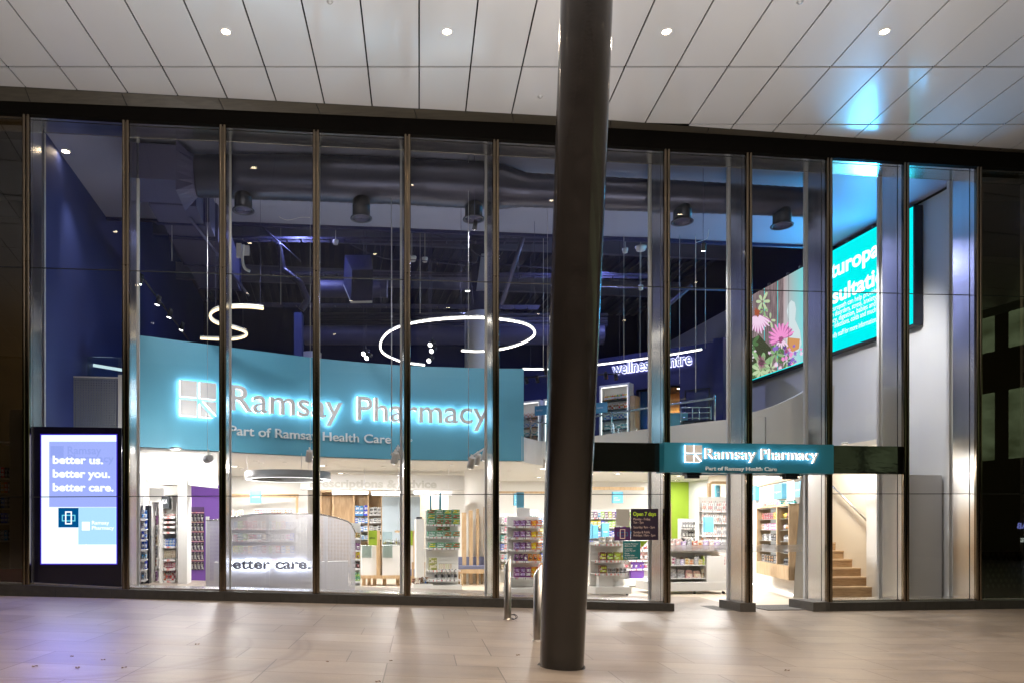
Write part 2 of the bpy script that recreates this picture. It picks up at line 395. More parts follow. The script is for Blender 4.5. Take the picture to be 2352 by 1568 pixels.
m = M(); m.box(-15, 21, -9, 16, SZ+.12, SZ+.3); m.build('backing_board', blackm, can, 'w')
# dark slatted edge strip between soffit and fascia
FT = [(-260, 221), (0, 232), (500, 252), (1223, 285), (1540, 302), (2352, 352), (2700, 372)]
FB = [(-260, 248), (0, 259), (62, 262), (290, 276), (512, 286), (726, 298), (935, 308), (1138, 320), (1335, 331), (1530, 342), (1718, 350), (1902, 362), (2078, 373), (2245, 383), (2700, 405)]
OF = -.06
m = M(); A = []; B = []
for px in range(-260, 2701, 80):
    p = fw(F(px, interp(FT, px), OF)); B.append((p.x, p.y, p.z)); k = (px-PX0)/FPX
    # edge point on the same column of sight
    Y = p.y
    for _ in range(30): Y = interp(EDGE, k*Y)
    A.append((k*Y, Y, SZ+.0))
m.strip(A, B); m.build('edge_strip', stripm, can, 'w')
for px in range(70, 2500, 222):
    m = M()
    p = fw(F(px, interp(FT, px), OF)); k = (px+24-PX0)/FPX; Y = p.y
    q = fw(F(px, interp(FT, px), OF)); Y = interp(EDGE, q.x+.0)
    d = Vector((q.x-.03*0, Y, SZ)); m.tube([(q.x, q.y-.004, q.z-.004), (d.x-.05, d.y, d.z-.006)], .006, 5)
    m.build('strip_joint', blackm, can, 'w')

for k, (X, Y) in enumerate(((-1.15, 9.75), (4.9, 9.75), (1.9, 11.9))):
    m = M(); m.lathe([(.0, -.03), (.03, -.022), (.02, -.008), (.045, -.004), (.045, .01)], (X, Y, SZ), 14); m.build('soffit_sprinkler', pm, frame='w', label='small round fitting in the pale soffit, '+('left', 'right', 'nearest the facade')[k], cat='sprinkler')
# ================================================================== FACADE
fac = thing('shop_building_front', fw((0, 0, 0)), 'tall glazed shopfront with bronze capped steel mullions on a dark stone plinth', 'shopfront')
# fascia
m = M(); pts = list(range(-260, 2701, 74))
A = [F(px, interp(FT, px), OF) for px in pts]; B = [F(px, interp(FB, px), OF) for px in pts]
m.strip(A, B); m.strip(B, [(p[0], OF+.1, p[2]) for p in B]); m.strip([(p[0], OF+1.2, p[2]) for p in A], A)
m.build('fascia', fasciam, fac)
MUL = [-165, 62, 290, 512, 726, 935, 1138, 1335, 1530, 1718, 1902, 2078, 2245, 2420]
BASE = [(-165, 1333), (62, 1341), (290, 1351.5), (512, 1356), (726, 1361.5), (935, 1367), (1138, 1372), (1335, 1378), (1530, 1383), (1718, 1383), (1902, 1381), (2078, 1379), (2245, 1377), (2420, 1376)]
bz = [Z(px, interp(BASE, px), 0) for px in MUL]; hz = [Z(px, interp(FB, px), 0) for px in MUL]
ss = [S(px, 0) for px in MUL]
mul0 = None
FD = .50
for i, s in enumerate(ss):
    z0, z1 = bz[i], hz[i]
    mc = M()
    for a_, b_ in ((s-.056, s-.006), (s+.006, s+.056)):
        mm, hw = (a_+b_)/2, (b_-a_)/2; nn = 10; ring = [(mm+hw*math.cos(math.pi*j/nn), -.035-.024*math.sin(math.pi*j/nn)) for j in range(nn+1)]
        ring = [(b_, .012)]+ring+[(a_, .012)]; k_ = len(ring)
        mc.add([(x, y, z0) for x, y in ring]+[(x, y, z1) for x, y in ring], [(j+1, j, j+k_, j+1+k_) for j in range(k_-1)], True)
    mc.box(s-.006, s+.006, -.03, .012, z0, z1)
    mc.box(s-.058, s+.058, -.062, .012, z1-2.3, z1-2.296)
    cp = mc.build('mullion', bronze, fac)
    side = .0
    mf = M(); mf.box(s-.04, s+.04, .014, .115, z0, z1); mf.box(s-.04, s+.04, .135, FD, z0, z1)
    mf.build('steel_fin', steel, cp)
    mg = M(); mg.box(s-.036, s+.036, .115, .135, z0, z1); mg.build('gasket', blackm, cp)
    mi = M(); mi.box(s-.06, s+.06, FD+.06, FD+.12, z0, z1); mi.box(s-.02, s+.02, FD, FD+.06, z0, z1); mi.build('inner_post', wall_g, cp)
# head reveals, panes, joints
MID = [(-165, 608), (62, 615), (290, 622), (512, 629), (726, 637), (935, 643), (1138, 649), (1335, 655), (1530, 660), (1718, 666), (1902, 671), (2078, 675), (2245, 679), (2420, 684)]
LOW = [(-165, 1141), (62, 1140), (290, 1139), (512, 1138), (726, 1136), (935, 1135), (1138, 1134), (1335, 1134), (1530, 1134), (1718, 1134), (1902, 1133), (2078, 1133), (2245, 1133), (2420, 1133)]
BTOP = (1020, 1020); BBOT = (1085, 1085)
OG = .125
def Zg(px, py): return Z(px, py, OG)
for i in range(len(ss)-1):
    a, b = ss[i]+.041, ss[i+1]-.041; pa, pb = MUL[i], MUL[i+1]
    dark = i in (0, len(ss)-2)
    m = M(); A = (a, hz[i]); B = (b, hz[i+1])
    for (o0, o1) in ((.0, .11), (.14, FD)):
        m.prism([(a, o0, A[1]-.004), (b, o0, B[1]-.004), (b, o1, B[1]-.004), (a, o1, A[1]-.004)], (0, 0, -.022))
    m.prism([(a, FD-.01, A[1]-.03), (b, FD-.01, B[1]-.03), (b, FD-.01, B[1]+.12), (a, FD-.01, A[1]+.12)], (0, .02, 0))
    m.build('head_reveal', steel, fac)
    mid = (Zg(pa, interp(MID, pa)), Zg(pb, interp(MID, pb))); low = (Zg(pa, interp(LOW, pa)), Zg(pb, interp(LOW, pb)))
    base = (bz[i], bz[i+1]); head = (hz[i]-.03, hz[i+1]-.03)
    doors = i in (8, 9); band = i in (7, 10) 
    zb1, zb0 = 2.925, 2.43
    if i >= 11: band = False
    lev = [base, low, mid, head]
    if doors: lev = [(zb1, zb1), mid, head]
    elif band: lev = [base, low, (zb0, zb0), 'gap', (zb1, zb1), mid, head]
    k = 0
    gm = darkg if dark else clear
    prev = None
    for L in lev:
        if L == 'gap': prev = None; continue
        if prev is not None:
            m = M(); m.quad((a, OG, prev[0]+.006), (b, OG, prev[1]+.006), (b, OG, L[1]-.006), (a, OG, L[0]-.006))
            m.build('window_pane', gm, fac)
        prev = L
    for L in ([mid] if doors else [low, mid]):
        m = M(); m.prism([(a, OG-.008, L[0]-.006), (b, OG-.008, L[1]-.006), (b, OG-.008, L[1]+.006), (a, OG-.008, L[0]+.006)], (0, .016, 0)); m.build('glazing_joint', blackm, fac)
    if not doors:
        m = M(); m.prism([(a, .05, base[0]+.0), (b, .05, base[1]+.0), (b, .05, base[1]+.025), (a, .05, base[0]+.025)], (0, .5, 0)); m.build('sill', steel, fac)
    if band:
        m = M(); m.box(a, b, .03, .16, zb0, zb1); m.build('spandrel_panel', blackg, fac)
# plinths
def plinth(pa, pb, o0, o1, mt, name='plinth'):
    m = M(); N = 14; ptt = [pa+(pb-pa)*j/N for j in range(N+1)]
    A = [F(p, interp(BASE, p), o0) for p in ptt]; A = [(a[0], o0, Z(p, interp(BASE, p), 0)-.004) for a, p in zip(A, ptt)]
    Bt = [(a[0], o0, -.1) for a in A]; m.strip(A, Bt)
    m.strip([(a[0], o1, a[2]) for a in A], A); m.quad(A[0], Bt[0], (A[0][0], o1, -.1), (A[0][0], o1, A[0][2])); m.quad(A[-1], (A[-1][0], o1, A[-1][2]), (A[-1][0], o1, -.1), Bt[-1])
    m.strip([(b[0], o1, b[2]) for b in Bt], [(a[0], o1, a[2]) for a in A])
    m.build(name, mt, fac)
    for p in ptt[1:-1:1]:
        s = S(p, o0); j = M(); j.box(s-.003, s+.003, o0-.0015, o0+.01, -.05, Z(p, interp(BASE, p), 0)-.01); j.build('plinth_joint', blackm, fac)
plinth(-260, 1549, -.09, .56, plinthm)
plinth(1897, 2700, -.09, .56, plinthm)
for pa, pb in ((1662, 1736), (1838, 1906)):
    m = M(); s0 = S(1700 if pa < 1700 else 1868, -.09); s1 = S(pb, -.09); z = .165
    m.box(s0, s1, -.09, .62, -.1, z); m.build('plinth', plinthl, fac)

# interior ceiling slab behind the glass, at head height
ceilz = lambda s: interp([(S(p), Z(p, interp(FB, p))) for p in MUL], s)
cs = thing('front_ceiling', fw((0, 2, 8)), 'flat lilac grey ceiling strip running behind the top of the glass wall', 'ceiling')
m = M(); sl = [-6.2+j for j in range(0, 17)] + [10.35]
for a, b in zip(sl, sl[1:]):
    m.prism([(a, FD+.0, ceilz(a)+.035), (b, FD, ceilz(b)+.035), (b, 4.0, ceilz(b)+.035), (a, 4.0, ceilz(a)+.035)], (0, 0, .12))
m.build('ceiling_slab', ceilm, cs)
m = M(); m.prism([(-6.2, 4.0, ceilz(-6.2)-.02), (10.3, 4.0, ceilz(10.3)-.02), (10.3, 4.0, 9.9), (-6.2, 4.0, 9.9)], (0, .08, 0)); m.build('ceiling_upstand', navy2, cs)
# high deck, back wall
m = M(); m.box(-7.5, 11.5, 4.0, 16.5, 9.9, 10.1)
hd = thing('high_roof_deck', fw((2, 10, 9.9)), 'dark navy ribbed roof deck high over the back of the shop', 'roof deck')
m.build('deck', navy, hd)
m = M()
for j in range(60): m.box(-7+j*.3, -6.86+j*.3, 4.1, 16.4, 9.84, 9.9)
m.build('rib', navy2, hd)
for k, (oo, zz, hh) in enumerate(((5.6, 9.35, .35), (8.2, 9.2, .45), (11.2, 9.0, .5))):
    m = M(); m.box(-7, 10, oo, oo+.14, zz, zz+.02); m.box(-7, 10, oo+.05, oo+.09, zz+.02, zz+hh-.02); m.box(-7, 10, oo, oo+.14, zz+hh-.02, zz+hh)
    m.build('steel_beam', mat('lilac_steel', (.16, .16, .3), .5, noise=(1, .1)), label='navy painted steel roof beam, %s from the glass' % ('nearest', 'second', 'farthest')[k], cat='beam', group='roof beams')
m = M(); m.box(-8, 12, 16.4, 16.6, 3.0, 10); m.build('upper_back_wall', navy, label='navy blue wall at the far back of the upper floor', cat='wall')
# left side wall
m = M(); m.box(S(104, .6)-.25, S(104, .6), .56, 16.4, 0, 10)
lw = m.build('left_side_wall', bluewall, label='royal blue side wall rising behind the digital poster', cat='wall')
RWS_ = S(2212, .56)
m = M(); m.box(RWS_ + .26, RWS_+.5, 4.0, 16.4, 7.9, 10.0); m.build('upper_side_wall', navy, label='navy upper wall above the pale side wall behind the big screen', cat='wall')
# right side wall (perpendicular to the front)
RWS = S(2212, .56)
m = M(); m.box(RWS, RWS+.25, .56, 16.4, -.05, ceilz(10)+.02)
rw = m.build('right_side_wall', wall_g, label='tall pale grey side wall carrying the big turquoise screen', cat='wall')

# ================================================================== LAMPS
def lamp(kind, name, loc, energy, col, size=.1, aim=None, spot=None, blend=.5, parent=None):
    l = bpy.data.lights.new(name, kind); l.energy = energy; l.color = col
    if kind == 'AREA': l.shape = 'DISK'; l.size = size
    else: l.shadow_soft_size = size
    if kind == 'SPOT': l.spot_size = R(spot); l.spot_blend = blend
    o = bpy.data.objects.new(name, l); COL.objects.link(o)
    loc = Vector(loc)
    if parent is not None: o.parent = parent; o.location = loc-parent_origin(parent)
    else: o.location = loc
    if aim is not None: o.rotation_euler = (Vector(aim)-loc).to_track_quat('-Z', 'Y').to_euler()
    return o
def downlight(name, loc, r, face, label, cat, group=None, energy=0, col=(1, 1, 1), kind='SPOT', spot=130, recess=.012, size=.06):
    t = thing(name, loc, label, cat, group)
    m = M(); m.lathe([(r*.86, .006), (r*.86, -.004), (r*1.0, -.014), (r*1.12, -.006), (r*1.14, 0), (r*1.14, .03)], loc, 20, False)
    m.build('trim_ring', white if r < .1 else steel, t, 'w')
    m = M(); m.lathe([(r*.86, -.002), (r*.86, .03)], loc, 20); m.build('lamp_face', face, t, 'w')
    if energy: lamp(kind, name+'_light', (loc[0], loc[1], loc[2]-.06), energy, col, size, (loc[0], loc[1], loc[2]-2), spot, .6, t)
    return t
WARM = (1.0, .83, .65)
names = ['leftmost of the four lit soffit downlights', 'second soffit downlight from the left', 'soffit downlight just right of the black column', 'rightmost lit soffit downlight']
for r, Y in enumerate((10.34, 6.45, 2.5, -1.5)):
    for c, X in enumerate((-5.64, -2.64, .38, 3.376, 6.35, 9.35)):
        if r == 0 and c in (0, 5): continue
        lab = ('warm recessed lamp, ' + names[c-1]) if r == 0 else 'warm recessed soffit downlight over the open pavement in front of the shop'
        downlight('soffit_downlight', (X, Y, SZ), .065, lampwarm, lab, 'downlight', 'soffit downlights' if r == 0 else 'soffit downlights over the pavement', energy=(400 if c in (2, 3) else 330 if c in (1, 4) else 90), col=WARM, spot=128)

# fill uplights added in the pavement, out of view, to brighten the soffit
for k, (X, Y) in enumerate(((-2.6, 5.6), (4.9, 5.6), (-1.0, 1.0), (3.4, 1.0), (1.2, -2.5))):
    t_ = thing('fill_uplight', (X, Y, gz(X)), 'added round fill uplight in the pavement, out of view, facing the soffit', 'uplight', 'added fill uplights in the pavement')
    m = M(); m.lathe([(.09, .002), (.09, .01), (.07, .012), (.0, .012)], (X, Y, gz(X)), 20); m.build('trim_ring', steel, t_, 'w')
    lamp('SPOT', 'uplight_fill_lamp', (X, Y, gz(X)+.05), 900, (1, .97, .95), .04, (X+.01, Y+.9, 9), 128, .8, t_)

# ================================================================== LEANING COLUMN, BOLLARDS
zb = gz(1.35)
def colpt(z): return (1.353-.0015*(z-.1), 7.21-.2*(z-.1), z)
prof = [(-.05, .207), (.3, .207), (1.5, .211), (2.5, .214), (4, .2135), (5, .212), (6, .205), (7, .2), (8.3, .197)]
c = thing('leaning_column', colpt(zb), 'thick glossy black steel column leaning outward from the pavement to the soffit', 'column')
m = M(); m.tube([colpt(z) for z, r in prof], [r for z, r in prof], 64); m.build('shaft', colm, c, 'w')
m = M(); m.tube([(1.353, 7.22, zb-.02), (1.353, 7.218, zb+.006)], .225, 48); m.build('base_joint', blackm, c, 'w')
def bollard(px, Y, top, lab):
    X = (px-PX0)/FPX*Y; z0 = gz(X); t = thing('bollard', (X, Y, z0), lab, 'bollard', 'steel bollards by the column')
    r = .052; h = zy(top, Y)-z0; n = 24; vs = []
    for j in range(n):
        a = 2*math.pi*j/n; vs.append((X+r*math.cos(a), Y+r*math.sin(a), z0-.02))
    for j in range(n):
        a = 2*math.pi*j/n; vs.append((X+r*math.cos(a), Y+r*math.sin(a), z0+h-.06+.07*math.cos(a)))
    m = M(); m.add(vs, [(j, (j+1) % n, (j+1) % n+n, j+n) for j in range(n)], True); m.f.append(list(range(n, 2*n))); m.mi.append(0); m.sm.append(False)
    m.build('post', bollm, t, 'w')
    m = M(); m.lathe([(.066, -.01), (.066, .012), (.05, .016)], (X, Y, z0), 20); m.build('collar', bollm, t, 'w')
bollard(1166, 10.9, 1277, 'brushed steel bollard with slanted top standing closer to the glass')
bollard(1235, 8.85, 1295, 'brushed steel bollard with slanted top beside the black column')

# dry leaves on the paving
leafm = mat('dry_leaf', (.16, .08, .04), .8)
def leaf(px, py, lab, sz=.06):
    Y = 1740*(CZ-.2)/(py-PY0)
    for _ in range(5): X = (px-PX0)/FPX*Y; Y = 1740*(CZ-gz(X))/(py-PY0)
    a = random.uniform(0, 6.28); z = gz(X)+.004; m = M(); pts = []
    for j in range(9):
        t = j/8*2*math.pi; rx = sz*.5*math.cos(t); ry = sz*.26*math.sin(t)
        pts.append((X+rx*math.cos(a)-ry*math.sin(a), Y+rx*math.sin(a)+ry*math.cos(a), z+.012*math.sin(t*1.5)**2))
    m.add([(X, Y, z+.006)]+pts[:-1], [(0, j+1, (j+1) % 8+1) for j in range(8)])
    m.build('fallen_leaf', leafm, frame='w', label=lab, cat='leaf', group='litter on the pavement')
for px, py, sz in ((178, 1534, .07), (80, 1531, .05), (285, 1534, .05), (237, 1516, .04), (453, 1480, .05), (752, 1520, .04), (868, 1591-25, .05), (485, 1614-28, .06), (606, 1604-28, .07), (165, 1508, .04), (898, 1518, .03), (1190, 1505, .05), (1808, 1560-20, .05)):
    leaf(px, py, 'small dry leaf lying on the stone pavement in front of the glass', sz)
# paper wrapper / cable ring by the bollard
m = M(); q = []
for j in range(14):
    a = j/14*2*math.pi; q.append((1.35+.05*math.cos(a), 10.95+.03*math.sin(a), gz(1.35)+.035+.03*math.sin(a*1)))
m.tube(q, .006, 6, True); m.tube([(p[0]+.02, p[1]+.01, p[2]+.004) for p in q], .005, 6, True)
m.build('wire_coil', dkmetal, frame='w', label='small coil of wire lying on the ground right of the bollard nearest the glass', cat='wire')

# ================================================================== DIGITAL POSTER (left bay)
dp = thing('digital_poster', fw((S(180, .2), .2, .5)), 'tall lit digital poster in a black surround reading better us better you better care', 'digital screen')
o_ = .20
def R4(px0, px1, py0, py1, o): return [F(px0, py1, o), F(px1, py1, o), F(px1, py0, o), F(px0, py0, o)]
sb = M(); a0, a1 = S(73, o_), S(279, o_)
sb.box(a0, a1, .19, .5, Z(180, 1345, .19), Z(180, 980, .19)); sb.build('surround', mat('poster_surround', (.012, .01, .03), .22, noise=(3, .1)), dp)
def panel(name, px0, px1, py0, py1, o, mt, parent):
    m = M(); p = R4(px0, px1, py0, py1, o); m.prism(p, (0, .006, 0)); return m.build(name, mt, parent)
em('poster_white', (.80, .90, 1.0), 1.35); em('poster_blue', (.36, .44, .95), 1.1); em('poster_sky', (.42, .72, .97), 1.15); em('poster_navy', (.0, .09, .28), 1.0); em('poster_faint', (.30, .38, .86), 1.1)
em('poster_text', (.92, .97, 1), 1.35); em('poster_cyan', (.18, .75, .9), 1.1)
scr = panel('screen', 95, 267, 998, 1293, .180, MATS['poster_white'], dp)
panel('picture_field', 113, 267, 1013, 1163, .172, MATS['poster_blue'], scr)
panel('picture_field', 180, 267, 1164, 1249, .172, MATS['poster_sky'], scr)
panel('emblem_tile', 134, 180, 1165, 1210, .165, MATS['poster_navy'], scr)
def flat_text(body, px, py_base, px_end, cap_px, o, mt, parent, bold=0.0, name='lettering', ext=0.0, lab=None):
    s0 = S(px, o); s1 = S(px_end, o); zb_ = Z(px, py_base, o); cap = cap_px/FPX*YD(px, o)
    m = M(); text(m, body, lambda u, h, d: (s0+u, o-d, zb_+h), s1-s0, cap, bold, ext); return m.build(name, mt, parent, label=lab)
for t, y, e in (('better us.', 1063, 237), ('better you.', 1094.5, 253), ('better care.', 1126, 261)):
    flat_text(t, 121, y, e, 17, .163, MATS['poster_text'], scr, .035)
flat_text('Ramsay', 155, 1041, 233, 17, .168, MATS['poster_faint'], scr, .02)
flat_text('Pharmacy', 155, 1059, 262, 16, .168, MATS['poster_faint'], scr, .02)
panel('logo_block', 116, 146, 1023, 1050, .168, MATS['poster_faint'], scr)
flat_text('Ramsay', 211, 1203, 251, 8, .163, MATS['poster_text'], scr, .02); flat_text('Pharmacy', 211, 1215, 262, 8, .163, MATS['poster_text'], scr, .02)
panel('logo_block', 188, 206, 1197, 1217, .165, MATS['poster_text'], scr)
flat_text('ramsaypharmacy', 142, 1258, 252, 9, .168, em('poster_pale', (.93, .97, 1), 1.5), scr, .02)
panel('logo_block', 110, 136, 1243, 1267, .168, MATS['poster_pale'], scr)
def frame4(px0, px1, py0, py1, th, o, mt, parent, name='emblem'):
    m = M()
    for q in ((px0, px1, py0, py0+th), (px0, px1, py1-th, py1), (px0, px0+th, py0+th, py1-th), (px1-th, px1, py0+th, py1-th)):
        m.prism(R4(*q, o), (0, .003, 0))
    return m.build(name, mt, parent)
frame4(142, 173, 1181, 1196, 2.2, .160, MATS['poster_cyan'], scr); frame4(149.5, 165, 1173, 1203, 2.8, .157, MATS['poster_text'], scr)
edge = em('poster_edge_glow', (.05, .02, .55), 1.2)
for px in (140, 222):  # added spots standing in for the poster's blue spill on the paving
    lamp('SPOT', 'poster_spill_fill', fw((S(px, .15), .12, Z(px, 990, .15))), 170, (.10, .15, 1.0), .02, fw((S(px, .15)+.35, -2.0, 0)), 95, .9, dp)
frame4(92.5, 269.5, 995.5, 1295.5, 2.2, .183, edge, scr, 'edge_light')

# ================================================================== CURVED TEAL BULKHEAD + MAIN SIGN
TOPZ, BOTZ = 5.10, 3.0
bt = [(320, 770), (420, 783), (515, 795.5), (620, 809), (730, 822), (835, 832), (935, 839), (1040, 843), (1140, 845.5), (1203, 846)]
BW = []
for px, py in bt:
    Y = FPX*(TOPZ-CZ)/(PY0-py); BW.append(((px-PX0)/FPX*Y, Y))
def resample(pts, n):
    P = [Vector(p) for p in pts]; L = [0]
    for a, b in zip(P, P[1:]): L.append(L[-1]+(b-a).length)
    out = []
    for k in range(n+1):
        d = L[-1]*k/n; j = 0
        while j < len(P)-2 and L[j+1] < d: j += 1
        t = (d-L[j])/(L[j+1]-L[j]); p0 = P[max(j-1, 0)]; p1 = P[j]; p2 = P[j+1]; p3 = P[min(j+2, len(P)-1)]
        out.append(.5*((2*p1)+(p2-p0)*t+(2*p0-5*p1+4*p2-p3)*t*t+(3*p1-p0-3*p2+p3)*t**3))
    return out
BC = resample(BW, 80); BL = [0]
for a, b in zip(BC, BC[1:]): BL.append(BL[-1]+(b-a).length)
def bpoint(d, out=0.0):   # point at arc length d, offset towards the street
    j = 0
    while j < len(BC)-2 and BL[j+1] < d: j += 1
    t = (d-BL[j])/(BL[j+1]-BL[j]); p = BC[j].lerp(BC[j+1], t); tg = (BC[j+1]-BC[j]).normalized()
    return p + Vector((tg.y, -tg.x))*out
def barc(px):              # arc length at pixel column
    k = (px-PX0)/FPX
    lo, hi = -2.0, BL[-1]+2
    for _ in range(40):
        mid_ = (lo+hi)/2; p = bpoint(mid_)
        if p.x/p.y < k: lo = mid_
        else: hi = mid_
    return (lo+hi)/2
bk = thing('curved_bulkhead', (BC[0].x, BC[0].y, BOTZ), 'long curved teal bulkhead hanging over the shop floor behind the glass', 'bulkhead')
m = M(); m.wall([(p.x, p.y) for p in BC], BOTZ, TOPZ, .16); m.build('teal_panel', teal, bk, 'w')
# lower teal extension at the left end and pale end cap
e0 = BC[0]; tg = (BC[1]-BC[0]).normalized(); e1 = e0-tg*.35
m = M(); m.wall([(e1.x, e1.y), (e0.x, e0.y)], BOTZ, 4.1, .16); m.build('teal_panel', teal, bk, 'w')
m = M(); m.wall([(e0.x-tg.x*.06, e0.y-tg.y*.06), (e0.x, e0.y)], 4.1, TOPZ+.0, .17); m.build('end_cap', white, bk, 'w')
sg = thing('pharmacy_name_sign', (BC[0].x, BC[0].y-.1, 3.3), 'large backlit grey letters Ramsay Pharmacy with square emblem on the curved teal bulkhead', 'sign')
def btext(body, px0, px1, zbase, cap, bold, out, ext, mt, name, parent, dz=0):
    d0, d1 = barc(px0), barc(px1); m = M()
    def fn(u, h, d):
        p = bpoint(d0+u, out+d); return (p.x, p.y, zbase+h+dz)
    text(m, body, fn, d1-d0, cap, bold, ext); return m.build(name, mt, parent, 'w')
def split_letters(body, px0, px1, zbase, cap, parent):
    # two words set with the wide spacing of the real sign
    return
for word, a, b in (('Ramsay', 527, 783), ('Pharmacy', 818, 1121)):
    L = btext(word, a, b, 3.83, .50, .008, .095, .012, letter, 'word_letters', sg)
    d0, d1 = barc(a), barc(b); m = M()
    text(m, word, lambda u, h, d: (lambda p: (p.x, p.y, 3.83+h))(bpoint(d0+u, .062+d)), d1-d0, .50, .0, .016)
    m.build('halo_tube', halo, L, 'w')
btext('Part of Ramsay Health Care', 526, 897, 3.345, .18, .008, .03, .02, letterw, 'subtitle_letters', sg)
def blogo(px0, px1, z0, parent, out=.085):
    d0, d1 = barc(px0), barc(px1); wd = d1-d0; m = M(); h_ = M()
    for poly in logo_polys(wd):
        fr = []; bkk = []
        for u, h in poly:
            p = bpoint(d0+u, out); q = bpoint(d0+u, out-.02); fr.append((p.x, p.y, z0+h*.97)); bkk.append((q.x, q.y, z0+h*.97))
        m.prism(fr, Vector(bkk[0])-Vector(fr[0]))
        cx = sum(u for u, h in poly)/len(poly); cyy = sum(h for u, h in poly)/len(poly)
        fr = []
        for u, h in poly:
            u2 = cx+(u-cx)*.985; h2 = cyy+(h-cyy)*.985; p = bpoint(d0+u2, out-.022); fr.append((p.x, p.y, z0+h2*.97))
        q = bpoint(d0+cx, out-.05); p = bpoint(d0+cx, out-.022); h_.prism(fr, (q.x-p.x, q.y-p.y, 0))
    a = m.build('emblem', letter, parent, 'w'); h_.build('halo_tube', halo, a, 'w')
blogo(411, 494, 3.64, sg)

# ================================================================== ENTRANCE SIGN BOX
es = thing('entrance_sign', fw((S(1720, -.1), -.1, 2.43)), 'teal sign box over the doors with backlit letters Ramsay Pharmacy', 'sign')
oB = -.16
m = M(); z0, z1 = Z(1720, 1085, oB), Z(1720, 1017.5, oB); m.box(S(1526, oB), S(1915, oB), oB, .16, z0, z1); m.build('box', teald, es)
for word, a, b in (('Ramsay', 1621, 1738), ('Pharmacy', 1750, 1880)):
    s0, s1 = S(a, oB-.06), S(b, oB-.06); zb_ = Z(1740, 1054, oB); m = M()
    text(m, word, lambda u, h, d: (s0+u, oB-.062-d, zb_+h), s1-s0, .178, .0, .006); L = m.build('word_letters', letter, es)
    m = M(); text(m, word, lambda u, h, d: (s0+u, oB-.035-d, zb_+h), s1-s0, .178, -.006, .014); m.build('halo_tube', halo2, L)
flat_text('Part of Ramsay Health Care', 1621, 1079, 1784, 8.6, oB-.03, letterw, es, .01, 'subtitle_letters', .01)
wd = S(1608, oB)-S(1571, oB); m = M(); h_ = M(); lx, lz = S(1571, oB), Z(1590, 1061, oB)
for poly in logo_polys(wd):
    m.prism([(lx+u, oB-.07, lz+h) for u, h in poly], (0, .015, 0))
    cx = sum(u for u, h in poly)/len(poly); cyy = sum(h for u, h in poly)/len(poly)
    h_.prism([(lx+cx+(u-cx)*1.02, oB-.053, lz+cyy+(h-cyy)*1.02) for u, h in poly], (0, .035, 0))
a = m.build('emblem', letter, es); h_.build('halo_tube', halo2, a)
for px in (1590, 1815):
    m = M(); s = S(px, -.05); m.prism([(s-.13, -.12, z0-.005), (s+.13, -.12, z0-.005), (s+.13, .06, z0-.005), (s-.13, .06, z0-.005)], (0, 0, -.04)); m.prism([(s-.11, -.1, z0-.045), (s+.11, -.1, z0-.045), (s+.12, .0, z0-.045), (s-.12, .0, z0-.045)], (0, 0, -.05))
    m.build('door_sensor', dkmetal, label='small black motion sensor under the sign box over the %s doorway' % ('left' if px < 1700 else 'right'), cat='sensor')

# ================================================================== BIG LED SCREEN ON THE RIGHT WALL
ls = thing('wall_screen', fw((RWS-.15, 3, 5.6)), 'huge lit turquoise screen on the side wall with flowers and naturopath text', 'led screen')
SX = RWS-.22    # plane of the face, s coordinate
def o_at(px, s=SX):   # distance back along the wall seen at pixel column px
    k = (px-PX0)/FPX; return (s*CT - k*(Y00+s*ST))/(ST + k*CT)
oN, oFar = o_at(2099), o_at(1700)
def zw(px, py):       # height on the wall at pixel
    o = o_at(px); return CZ + (PY0-py)/FPX*(Y00+SX*ST+o*CT)
zT = zw(2099, 474); zBm = zw(2099, 743)
m = M(); m.box(SX+.006, RWS-.02, oN-.0, oFar, zBm-.03, zT+.03); m.build('cabinet', dkmetal, ls)
cyan = em('screen_cyan', (.0, .72, .74), 1.25, noise=(60, (.0, .80, .80), (1, 1, 1)))
m = M(); m.quad((SX, oFar, zBm), (SX, oN+.02, zBm), (SX, oN+.02, zT), (SX, oFar, zT)); face = m.build('display', cyan, ls)
lit_wood = em('screen_wood_photo', (.34, .26, .27), 1.0, noise=(7, (.13, .09, .10), (5, 5, .35)))
def sq(px, py): o = min(max(o_at(px), oN+.05), oFar-.02); return (o, min(max(zw(px, py), zBm+.02), zT-.03))
def SP(o, z, d=.004): return (SX-d, o, z)
# photo of weathered boards
oW = o_at(1800)
for k in range(4):
    oa = oFar-(oFar-oW)*k/3.4; ob = oFar-(oFar-oW)*(k+1)/3.4+.02
    m = M(); m.quad(SP(oa, zBm+.02), SP(ob, zBm+.02), SP(ob, zT), SP(oa, zT)); m.build('photo_board', lit_wood, face)
# fading bottle and table
grad = bpy.data.materials.new('screen_fade'); grad.use_nodes = True
nt = grad.node_tree; nt.nodes.clear(); oo = nt.nodes.new('ShaderNodeOutputMaterial'); e = nt.nodes.new('ShaderNodeEmission'); at = nt.nodes.new('ShaderNodeAttribute'); at.attribute_name = 'shade'
nt.links.new(at.outputs['Color'], e.inputs[0]); nt.links.new(e.outputs[0], oo.inputs[0]); e.inputs[1].default_value = 1.2
m = M(); N = 24; o0 = o_at(1800); o1 = o_at(1875)
m.strip([SP(o0+(o1-o0)*j/N, zBm+.02, .005) for j in range(N+1)], [SP(o0+(o1-o0)*j/N, zT, .005) for j in range(N+1)])
gm_ = m.build('photo_fade', grad, face)
ca = gm_.data.color_attributes.new('shade', 'FLOAT_COLOR', 'POINT')
for j in range(2*(N+1)):
    t = (j % (N+1))/N; A_ = (.40, .30, .31) if j > N else (.62, .52, .55); C_ = (0, .74, .76)
    ca.data[j].color = (*[A_[i]*(1-t)+C_[i]*t for i in range(3)], 1)
